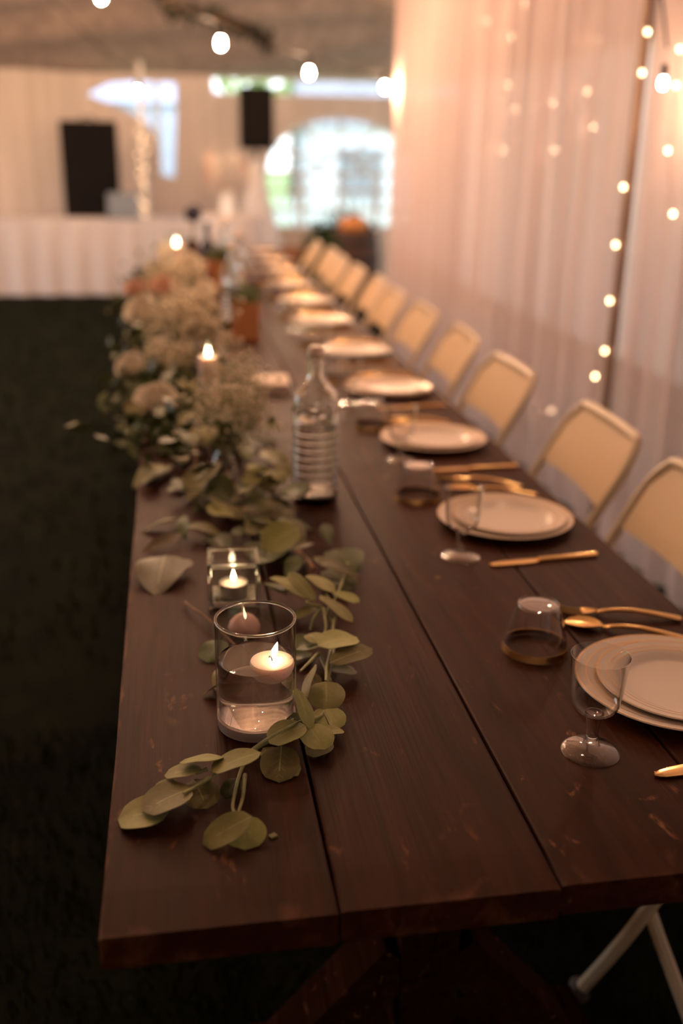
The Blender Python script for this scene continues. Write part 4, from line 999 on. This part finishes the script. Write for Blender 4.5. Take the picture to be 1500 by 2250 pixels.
def make_knife():
    t = thing('table_knife', '', 'knife', group='gold knives')
    bl = [(0, .0012), (.004, .0042), (.012, .0072), (.03, .0092), (.06, .0096), (.085, .0090), (.092, .0060)]
    g = flat_profile(bl, lambda x, s: .0034 + .0012 * (1 - abs(s)), .0018); part('blade', g, M['gold_light'], t)
    g = G()
    for k_ in range(18): xx = .004 + k_ * .0038; hw = .0086 if xx > .02 else .0052; g.box((xx, hw * (1 if xx > .02 else .9), .0030), (.0018, .0016, .0012), rot=rotm('Z', pi / 4))
    part('serration', g, M['gold_light'], t, False)
    Hn = [(.0905, .0055), (.096, .0050), (.110, .0052), (.15, .0064), (.185, .0075), (.198, .0078), (.204, .0066), (.206, .0040)]
    g = flat_profile(Hn, lambda x, s: .0052 + .0028 * (1 - s * s), .0046); part('handle', g, M['gold_light'], t)
    return t
spoon = make_spoon(); fork = make_fork(); knife = make_knife()
ordn = ['nearest to the camera', 'second from the camera', 'third from the camera', 'fourth from the camera', 'fifth from the camera', 'sixth from the camera', 'seventh from the camera', 'eighth from the camera', 'ninth from the camera', 'tenth from the camera', 'at the far table end']
PY = [.345, .995, 1.565, 2.13, 2.715, 3.37, 3.95, 4.575, 5.2, 5.8, 6.4]; PX = [.729, .706, .708, .714, .711, .690, .700, .700, .712, .71, .71]
first = True; rn = random.Random(21)
def use(proto, loc, rz, label):
    global used
    c = proto if proto.name not in used else dup(proto)
    used.add(proto.name); c.location = loc; c.rotation_euler = (0, 0, rz); c['label'] = label; return c
used = set()
P2 = lambda *k: tuple(onz(*k))[:2]
spec = {0: dict(gob=(.562, .223), cup=(.585, .4835), fork=(P2(1224, 1344), P2(1465, 1362)), spoon=(P2(1239, 1370), P2(1500, 1410)), knife=(P2(1436, 1708), P2(1500, 1696))),
        1: dict(gob=(.574, .838), cup=(.572, 1.160), fork=(P2(960, 1050), P2(1155, 1073)), spoon=(P2(985, 1074), P2(1177, 1091)), knife=(P2(1075, 1244), P2(1312, 1221))),
        2: dict(gob=(.597, 1.43), cup=(.583, 1.725), fork=(P2(835, 920), P2(996, 932)), spoon=(P2(850, 932), P2(1030, 943)), knife=(P2(945, 1036), P2(1120, 1027))),
        3: dict(knife=(P2(825, 900), P2(975, 893)))}
for i, (x, y) in enumerate(zip(PX, PY)):
    o_ = ordn[i]; s_ = spec.get(i, {})
    j = lambda a=.008: rn.uniform(-a, a)
    use(dinner, (x, y, TZ), rn.uniform(0, 6), 'cream dinner plate with gold lines, ' + o_ + ', under a smaller plate')
    use(salad, (x + .006 + j(.002), y - .005 + j(.002), TZ + .0065), rn.uniform(0, 6), 'small cream plate stacked on the dinner plate, ' + o_)
    gx, gy = s_.get('gob', (x - .135 + j(), y - .145 + j())); use(gob, (gx, gy, TZ), rn.uniform(0, 6), 'clear stemmed goblet ' + o_)
    cx, cy = s_.get('cup', (x - .13 + j(), y + .165 + j())); use(cup, (cx, cy, TZ), rn.uniform(0, 6), 'upside-down clear tumbler with gold rim, ' + o_)
    for pr, nm, (a, b) in ((fork, 'gold fork', s_.get('fork', ((x - .07 + j(), y + .235 + j()), (x + .09, y + .228 + j(.01))))),
                          (spoon, 'gold spoon', s_.get('spoon', ((x - .06 + j(), y + .20 + j()), (x + .10, y + .185 + j(.01))))),
                          (knife, 'gold knife', s_.get('knife', ((x - .10 + j(), y - .19 + j()), (x + .10, y - .18 + j(.01)))))):
        a = Vector((*a, 0)); b = Vector((*b, 0)); d = b - a
        use(pr, (a.x, a.y, TZ), math.atan2(d.y, d.x), '%s of the place setting %s' % (nm, o_))

# ================================================================== GREENERY
def Z1(X, Y, h=0.0):                       # crop coordinates of the near garland -> point at height h above the table
    return onz(200 + X * .43333, 1150 + Y * .43333, TZ + h)
t = thing('eucalyptus_garland', 'dusty green eucalyptus garland curling around the cylinder vase', 'garland', Z1(890, 1095))
cm = .01
A = [  # base, tip, ratio, heights cm, material, kind, roll
 ((400, 1455), (133, 1490), 1.0, .9, .35, 'leaf', 'round', 0),
 ((440, 1335), (310, 1345), 1.0, 1.2, .9, 'leaf', 'round', 0),
 ((512, 1340), (258, 1450), .95, 2.0, 1.4, 'leaf', 'round', .1),
 ((520, 1300), (590, 1440), .92, 1.1, .4, 'leaf', 'round', 0),
 ((560, 1245), (370, 1270), .85, 2.4, 1.9, 'leaf', 'round', .15),
 ((672, 1188), (448, 1203), .55, 3.2, 2.9, 'leaf', 'round', .3),
 ((862, 1160), (602, 1245), .72, 3.9, 3.0, 'leaf', 'round', .15),
 ((965, 1128), (950, 1305), .82, 1.4, .4, 'leaf', 'round', 0),
 ((870, 1140), (1050, 1270), .55, 1.0, .35, 'leaf', 'round', 0),
 ((1085, 1020), (900, 1105), 1.05, 3.2, 2.4, 'leaf', 'round', .1),
 ((1095, 1020), (1185, 1140), .88, 2.2, 1.6, 'leaf', 'round', 0),
 ((1225, 1110), (1090, 1165), 1.0, .9, .4, 'leaf', 'round', 0),
 ((1195, 1060), (1272, 1040), 1.0, 1.3, 1.0, 'leaf', 'round', 0),
 ((1170, 930), (1245, 1040), .9, 1.6, 1.0, 'leaf', 'round', 0),
 ((1190, 800), (1195, 942), .98, 3.0, 1.7, 'leaf', 'round', 0),
 ((1040, 835), (1112, 1035), .62, 5.6, 2.8, 'leaf', 'round', -.7),
 ((1135, 715), (1070, 900), .42, 5.0, 3.0, 'leaf_under', 'round', .9),
 ((1100, 760), (1145, 830), 1.0, 2.0, 1.0, 'leaf', 'round', 0),
 ((1150, 620), (1345, 565), .85, 3.8, 3.8, 'leaf', 'round', 0),
 ((1210, 708), (1425, 622), .50, 3.0, 3.6, 'leaf', 'round', .2),
 ((1210, 740), (1350, 745), .75, 1.4, .8, 'leaf_dark', 'round', 0),
 ((1040, 640), (1175, 575), .95, 2.2, 2.4, 'leaf_dark', 'point', 0),
 ((1100, 560), (1165, 600), 1.0, 3.0, 3.0, 'leaf', 'round', 0),
 ((1010, 690), (1120, 650), .7, .8, .6, 'leaf_dark', 'point', 0),
 ((655, 590), (588, 700), .8, 1.3, .4, 'leaf_dark', 'round', 0),
 ((770, 765), (555, 860), .42, 2.4, .5, 'leaf_mid', 'point', .5),
 ((690, 720), (705, 872), .62, .8, .3, 'leaf_mid', 'round', 0),
 ((750, 640), (690, 735), .7, 1.2, .5, 'leaf_dark', 'point', 0),
 ((1128, 392), (930, 255), .62, 3.0, 4.6, 'leaf', 'round', .3),
 ((1130, 382), (995, 240), .28, 4.2, 6.0, 'leaf', 'round', -.5),
 ((1145, 425), (1032, 470), .75, 2.6, 1.6, 'leaf', 'round', 0),
 ((1160, 365), (1330, 492), .42, 4.4, 2.6, 'leaf', 'round', -.2),
 ((1225, 352), (1105, 250), .5, 3.8, 4.6, 'leaf', 'round', .2),
 ((1225, 350), (1362, 392), .62, 2.6, 2.0, 'leaf', 'round', 0),
 ((1150, 185), (1365, 262), .28, 3.6, 3.4, 'leaf_mid', 'point', .3),
 ((815, 1485), (562, 1620), .62, 2.6, .5, 'leaf', 'round', -.25),
 ((775, 1480), (780, 1650), 1.12, 1.6, .4, 'leaf', 'round', -.1),
 ((745, 1290), (680, 1390), .72, .9, .4, 'leaf_dark', 'round', 0),
 ((1010, 960), (1040, 1035), 1.0, 1.6, 1.0, 'leaf_dark', 'round', 0),
 ((375, 162), (325, 356), .62, 1.6, .5, 'leaf_mid', 'point', 0),
 ((490, 182), (415, 262), .7, 1.6, .8, 'leaf_mid', 'point', 0),
 ((860, 120), (1000, 190), .8, 2.2, 1.4, 'leaf_dark', 'round', 0),
 ((960, 200), (1110, 170), .8, 1.6, 1.4, 'leaf_dark', 'round', 0),
 ((1240, 130), (1340, 240), .8, 1.5, .8, 'leaf_dark', 'point', 0),
 ((1200, 230), (1310, 330), .7, 1.2, .8, 'leaf_dark', 'round', 0),
 ((1150, 300), (1290, 300), .6, 1.5, 1.5, 'leaf_dark', 'round', 0)]
for b_, t_, ra, hb, ht, mm, kd, ro in A:
    put_leaf(t, Z1(*b_, hb * cm), Z1(*t_, ht * cm), kd, M[mm], ra, ro, cup=.10 if kd == 'round' else .2, droop=.05)
def stems(t, lists, r=.0016, m='stem', nm='stem', conv=Z1):
    for l_ in lists:
        pts = [conv(a, b, c * cm) for a, b, c in l_]; g = G(); P_ = bez(pts, 6); n_ = len(P_)
        g.tube(P_, [r * (1.25 - .55 * i / n_) for i in range(n_)], 7); part(nm, g, M[m], t, world=True)
stems(t, [[(1190, 470, 3), (1180, 430, 3.6), (1190, 520, 2.6), (1180, 560, 2.2)],
          [(1215, 640, 1.6), (1195, 720, 2.0), (1190, 800, 3.0)], [(1240, 460, 2.8), (1225, 540, 2.2), (1230, 640, 1.6), (1200, 800, 1.2), (1180, 960, 1.4), (1050, 1010, 3.0), (890, 1095, 3.4), (760, 1190, 3.2), (620, 1280, 2.2), (470, 1370, 2.3)],
          [(1155, 655, 2.0), (1110, 700, 3.4), (1060, 750, 4.4)], [(1155, 655, 2), (1190, 740, 1.4), (1215, 800, 1.0)],
          [(910, 1100, 1.4), (830, 1150, 1.0), (770, 1230, .8), (735, 1340, 1.0), (718, 1440, 1.6), (740, 1480, 1.9)], [(780, 1275, .8), (770, 1380, 1.0), (745, 1470, 1.6)],
          [(1175, 425, 3.2), (1130, 480, 2.4), (1110, 540, 1.2)], [(1170, 430, 3.2), (1225, 500, 2.2), (1220, 560, 1.4)], [(1170, 425, 3.2), (1090, 405, 3.6), (1120, 390, 3.8)],
          [(1190, 360, 3.6), (1210, 400, 3.0), (1190, 470, 3.0)], [(600, 1290, 1.4), (520, 1340, 1.2), (400, 1440, .9)], [(590, 1245, 2.3), (530, 1270, 2.0)],
          [(1180, 960, 1.4), (1230, 1060, .9), (1220, 1100, .8)], [(1300, 200, 2.0), (1260, 330, 2.4), (1190, 470, 2.8)]], .0021)
stems(t, [[(475, 400, .6), (500, 420, 1.0), (600, 490, 1.2), (700, 590, .9), (760, 640, .8)]], .0016, 'twig', 'twig')
g = G(); q = Z1(922, 1590); g.box((q.x, q.y, TZ + .0015), (.008, .006, .002), rot=rotm('Z', .5)); o = obj('leaf_scrap', g.mesh('leaf_scrap', M['leaf'], False)); tag(o, 'tiny green leaf scrap on the bare boards in front', 'scrap')

def Z7(X, Y, h=0.0): return onz(280 + X * .34667, 930 + Y * .34667, TZ + h)
t = thing('greenery_runner', 'dense leafy runner along the left side of the tables, behind the candles', 'garland', (.15, 1.6, TZ))
B = [((270, 265), (30, 375), .55, 1.5, .6, 'leaf_mid', 0), ((475, 200), (255, 190), .6, 3, 3, 'leaf_mid', .2), ((545, 245), (375, 450), .5, 5, 2.5, 'leaf', .2), ((720, 425), (530, 365), .45, 2.5, 3.5, 'leaf', .2),
     ((700, 390), (900, 510), .5, 3.5, 1.8, 'leaf_dark', 0), ((345, 600), (80, 660), .35, 1.6, 1.0, 'leaf_mid', .3), ((345, 700), (70, 815), .32, 1.6, .5, 'leaf_under', -.3), ((370, 650), (610, 690), .55, 2, 1.4, 'leaf_mid', 0),
     ((650, 700), (900, 680), .6, 1.5, 1.5, 'leaf_dark', 0), ((850, 165), (1040, 285), .35, 2, 1.0, 'leaf_mid', .2), ((770, 260), (895, 355), .4, 2, 1.2, 'leaf', 0), ((800, 520), (985, 660), .35, 3, 1.8, 'leaf_mid', .1),
     ((985, 600), (1120, 760), .5, 3, 1.2, 'leaf_mid', 0), ((820, 890), (980, 740), .8, 1.8, 2.4, 'leaf_dark', 0), ((420, 470), (560, 560), .6, 2, 1, 'leaf_dark', 0), ((300, 350), (420, 440), .5, 1.5, .8, 'leaf_dark', 0),
     ((560, 350), (400, 560), .18, 3, 1, 'leaf_mid', 0), ((380, 470), (545, 380), .5, 1, 2, 'leaf_mid', 0), ((150, 150), (300, 190), .4, 1, 1, 'leaf_dark', 0), ((480, 60), (260, 100), .5, 3, 3, 'leaf_mid', 0),
     ((900, 470), (1060, 600), .35, 2.6, 2.2, 'leaf_mid', 0), ((930, 600), (1180, 650), .4, 2.2, 1.4, 'leaf_dark', 0), ((1240, 640), (1290, 750), .4, 3.5, 2.5, 'leaf_dark', .3), ((1180, 850), (1460, 960), .25, 3, 2.6, 'leaf_mid', .2),
     ((520, 700), (640, 800), .6, .8, .5, 'leaf_dark', 0), ((350, 590), (350, 720), .4, 3, 1.5, 'leaf_dark', .5), ((1180, 760), (1000, 800), .5, 3, 2.6, 'leaf_mid', 0), ((640, 480), (800, 620), .5, 1.6, 1.0, 'leaf_dark', 0)]
for b_, t_, ra, hb, ht, mm, ro in B:
    put_leaf(t, Z7(*b_, hb * cm), Z7(*t_, ht * cm), 'point', M[mm], ra, ro, cup=.3, droop=.12)
ctr = [onz(690, 1265), onz(620, 1190), onz(520, 1120), onz(440, 1075), onz(430, 1000), onz(440, 940), onz(420, 880), onz(400, 800), onz(390, 730), onz(385, 670), onz(385, 620), onz(395, 590)]
path = bez([q + Vector((0, 0, .012)) for q in ctr], 10)
g = G(); g.tube(path, .004, 6); part('stem', g, M['twig'], t, world=True)
rn = random.Random(12)
for k_ in range(255):
    u = rn.random() ** .8; q = path[int(u * (len(path) - 1))].copy(); spread = .05 + .08 * min(1, u * 2.2)
    q += Vector((rn.gauss(0, spread * .75), rn.gauss(0, .07), abs(rn.gauss(0, .02 + .035 * min(1, u * 1.5)))))
    ln = rn.uniform(.05, .085); a_ = rn.uniform(0, 2 * pi); d = Vector((cos(a_), sin(a_), rn.uniform(-.35, .35))).normalized() * ln
    q.z = max(q.z, TZ + .022)
    if q.x + min(0, d.x) > 0 and q.z + d.z < TZ + .012: d.z = TZ + .012 - q.z
    if q.x > .30 or (abs(q.x - .19) < .055 and 1.14 < q.y < 1.48) or (q.y < 1.6 and q.x + d.x < .01) or (abs(q.x - .184) < .05 and abs(q.y - 1.36) < .06): continue
    kd, mm, ra = rn.choice((('point', 'leaf_dark', .55), ('round', 'leaf_dark', .7), ('point', 'leaf_dark', .5), ('point', 'leaf_dark', .45), ('point', 'leaf_mid', .5), ('round', 'leaf', .9), ('round', 'leaf_dark', .8), ('point', 'leaf_under', .4)))
    put_leaf(t, q, q + d, kd, M[mm], ra, rn.uniform(-.6, .6))
# dense inner foliage too small to pick apart
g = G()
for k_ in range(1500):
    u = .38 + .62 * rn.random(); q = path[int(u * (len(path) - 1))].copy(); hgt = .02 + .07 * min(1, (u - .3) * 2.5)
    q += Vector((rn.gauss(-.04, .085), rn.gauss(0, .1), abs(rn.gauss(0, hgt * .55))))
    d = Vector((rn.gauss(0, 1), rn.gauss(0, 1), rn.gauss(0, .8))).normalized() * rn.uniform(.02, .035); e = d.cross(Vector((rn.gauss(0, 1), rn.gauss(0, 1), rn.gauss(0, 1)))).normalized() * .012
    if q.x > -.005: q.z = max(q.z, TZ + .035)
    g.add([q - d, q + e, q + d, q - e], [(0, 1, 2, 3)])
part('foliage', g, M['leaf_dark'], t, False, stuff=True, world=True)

# roses
def rose(loc, R_, label, seed, m='bloom', tilt=(0, 0)):
    t = thing('white_rose', label, 'flower', loc, group='white blooms in the greenery'); t.rotation_euler = (tilt[0], tilt[1], 0); rn = random.Random(seed)
    for ringi, (n_, r_, op) in enumerate(((3, .28, .15), (4, .52, .4), (5, .78, .8), (6, 1.0, 1.25))):
        for k_ in range(n_):
            a0 = 2 * pi * (k_ + .37 * ringi) / n_; wd = 2 * pi / n_ * .72; vs = []
            for i in range(6):
                v = i / 5
                for j in range(6):
                    s_ = j / 2.5 - 1; a_ = a0 + s_ * wd; rr = R_ * r_ * (.25 + .75 * sin(min(1, v * 1.05) * pi / 2)) * (1 + .12 * op * v * v); z = R_ * (1.15 - .34 * op) * v * (1 - .22 * s_ * s_) - R_ * .1
                    vs.append((rr * cos(a_), rr * sin(a_), z))
            g = G(); g.add(vs, [(i * 6 + j, i * 6 + j + 1, (i + 1) * 6 + j + 1, (i + 1) * 6 + j) for i in range(5) for j in range(5)]); part('petal', g, M[m], t)
    g = G(); g.lathe([(0, -.35 * R_), (.2 * R_, -.3 * R_), (.35 * R_, -.1 * R_), (.2 * R_, 0), (0, .05 * R_)], 12); part('calyx', g, M['stem'], t)
    return t
rose(ony(345, 892, 1.80), .050, 'large round white rose at the left table edge, nearest bloom', 1, tilt=(.5, -.2))
rose(ony(292, 812, 2.15), .040, 'white rose hanging over the table edge behind the nearest bloom', 2, tilt=(.6, -.5))
rose(ony(316, 690, 2.6), .052, 'white rose left of the big baby\'s breath mound', 3, tilt=(.6, -.5))
rose(ony(300, 640, 3.0), .038, 'small blush rose at the upper left of the greenery', 4, 'blush', tilt=(.6, -.3))
rose(ony(410, 590, 3.7), .058, 'cream rose on top of the far greenery', 5, tilt=(.7, 0))
rose(ony(360, 640, 3.2), .050, 'blush rose between the far blooms', 6, 'blush', tilt=(.6, 0))
rose(ony(445, 640, 3.9), .05, 'cream rose at the right of the far greenery', 7, tilt=(.6, .2))
rose(ony(375, 560, 4.4), .055, 'highest cream rose below the tall candle flame', 8, tilt=(.7, 0))

# baby's breath
def breath(loc, base_z, R_, h_, n, label, seed, bs=.0040):
    t = thing('babys_breath', label, 'flowers', loc, group='sprays of small white filler flowers'); rn = random.Random(seed)
    hub = Vector((0, 0, base_z)); g = G(); gb = G(); ns = 14
    for k_ in range(ns):
        d = Vector((rn.gauss(0, .55), rn.gauss(0, .55), 1)); e = hub + Vector((d.x * R_, d.y * R_, h_ * rn.uniform(.5, .85)))
        g.tube(bez([hub * 1.0, hub.lerp(e, .5) + Vector((rn.gauss(0, .01), rn.gauss(0, .01), .01)), e], 3), .0009, 4)
        for j in range(n // ns):
            q = e + Vector((rn.gauss(0, R_ * .32), rn.gauss(0, R_ * .32), rn.gauss(0, R_ * .34)))
            g.tube([e - Vector((0, 0, .02)), q], .0004, 3)
            gb.ball(q, rn.uniform(.7, 1.3) * bs, 1, (1, 1, .8), rough=.4)
    part('stems', g, M['stem'], t, stuff=True); part('blossoms', gb, M['breath'], t, stuff=True); return t
# bud vase with its spray
bv = Vector((.184, 1.362, TZ))
t = thing('bud_vase', 'small flared glass bud vase standing in the greenery', 'vase', bv)
g = G(); g.lathe([(0, 0), (.022, 0), (.027, .006), (.027, .030), (.020, .045), (.013, .056), (.0125, .068), (.020, .082), (.0215, .084), (.019, .083), (.0105, .069), (.0105, .056), (.018, .044), (.0245, .030), (.0245, .008), (0, .005)], 36); part('glass', g, M['glass'], t)
breath((bv.x, bv.y, TZ), .012, .085, .215, 480, 'spray of small white filler flowers in the bud vase', 3, .0044)
breath((.135, 2.50, TZ), .05, .115, .17, 820, 'biggest mound of small white filler flowers in the greenery', 4, .0085)
breath((.06, 2.25, TZ), .03, .06, .10, 260, 'lower left tuft of small white filler flowers above the nearest rose', 5, .006)
breath((.235, 1.72, TZ), .03, .055, .19, 220, 'airy tuft of small white filler flowers right of the candle flame', 6, .0045)
breath((.11, 3.55, TZ), .06, .10, .18, 420, 'far mound of small white filler flowers below the tall flame', 8, .009)
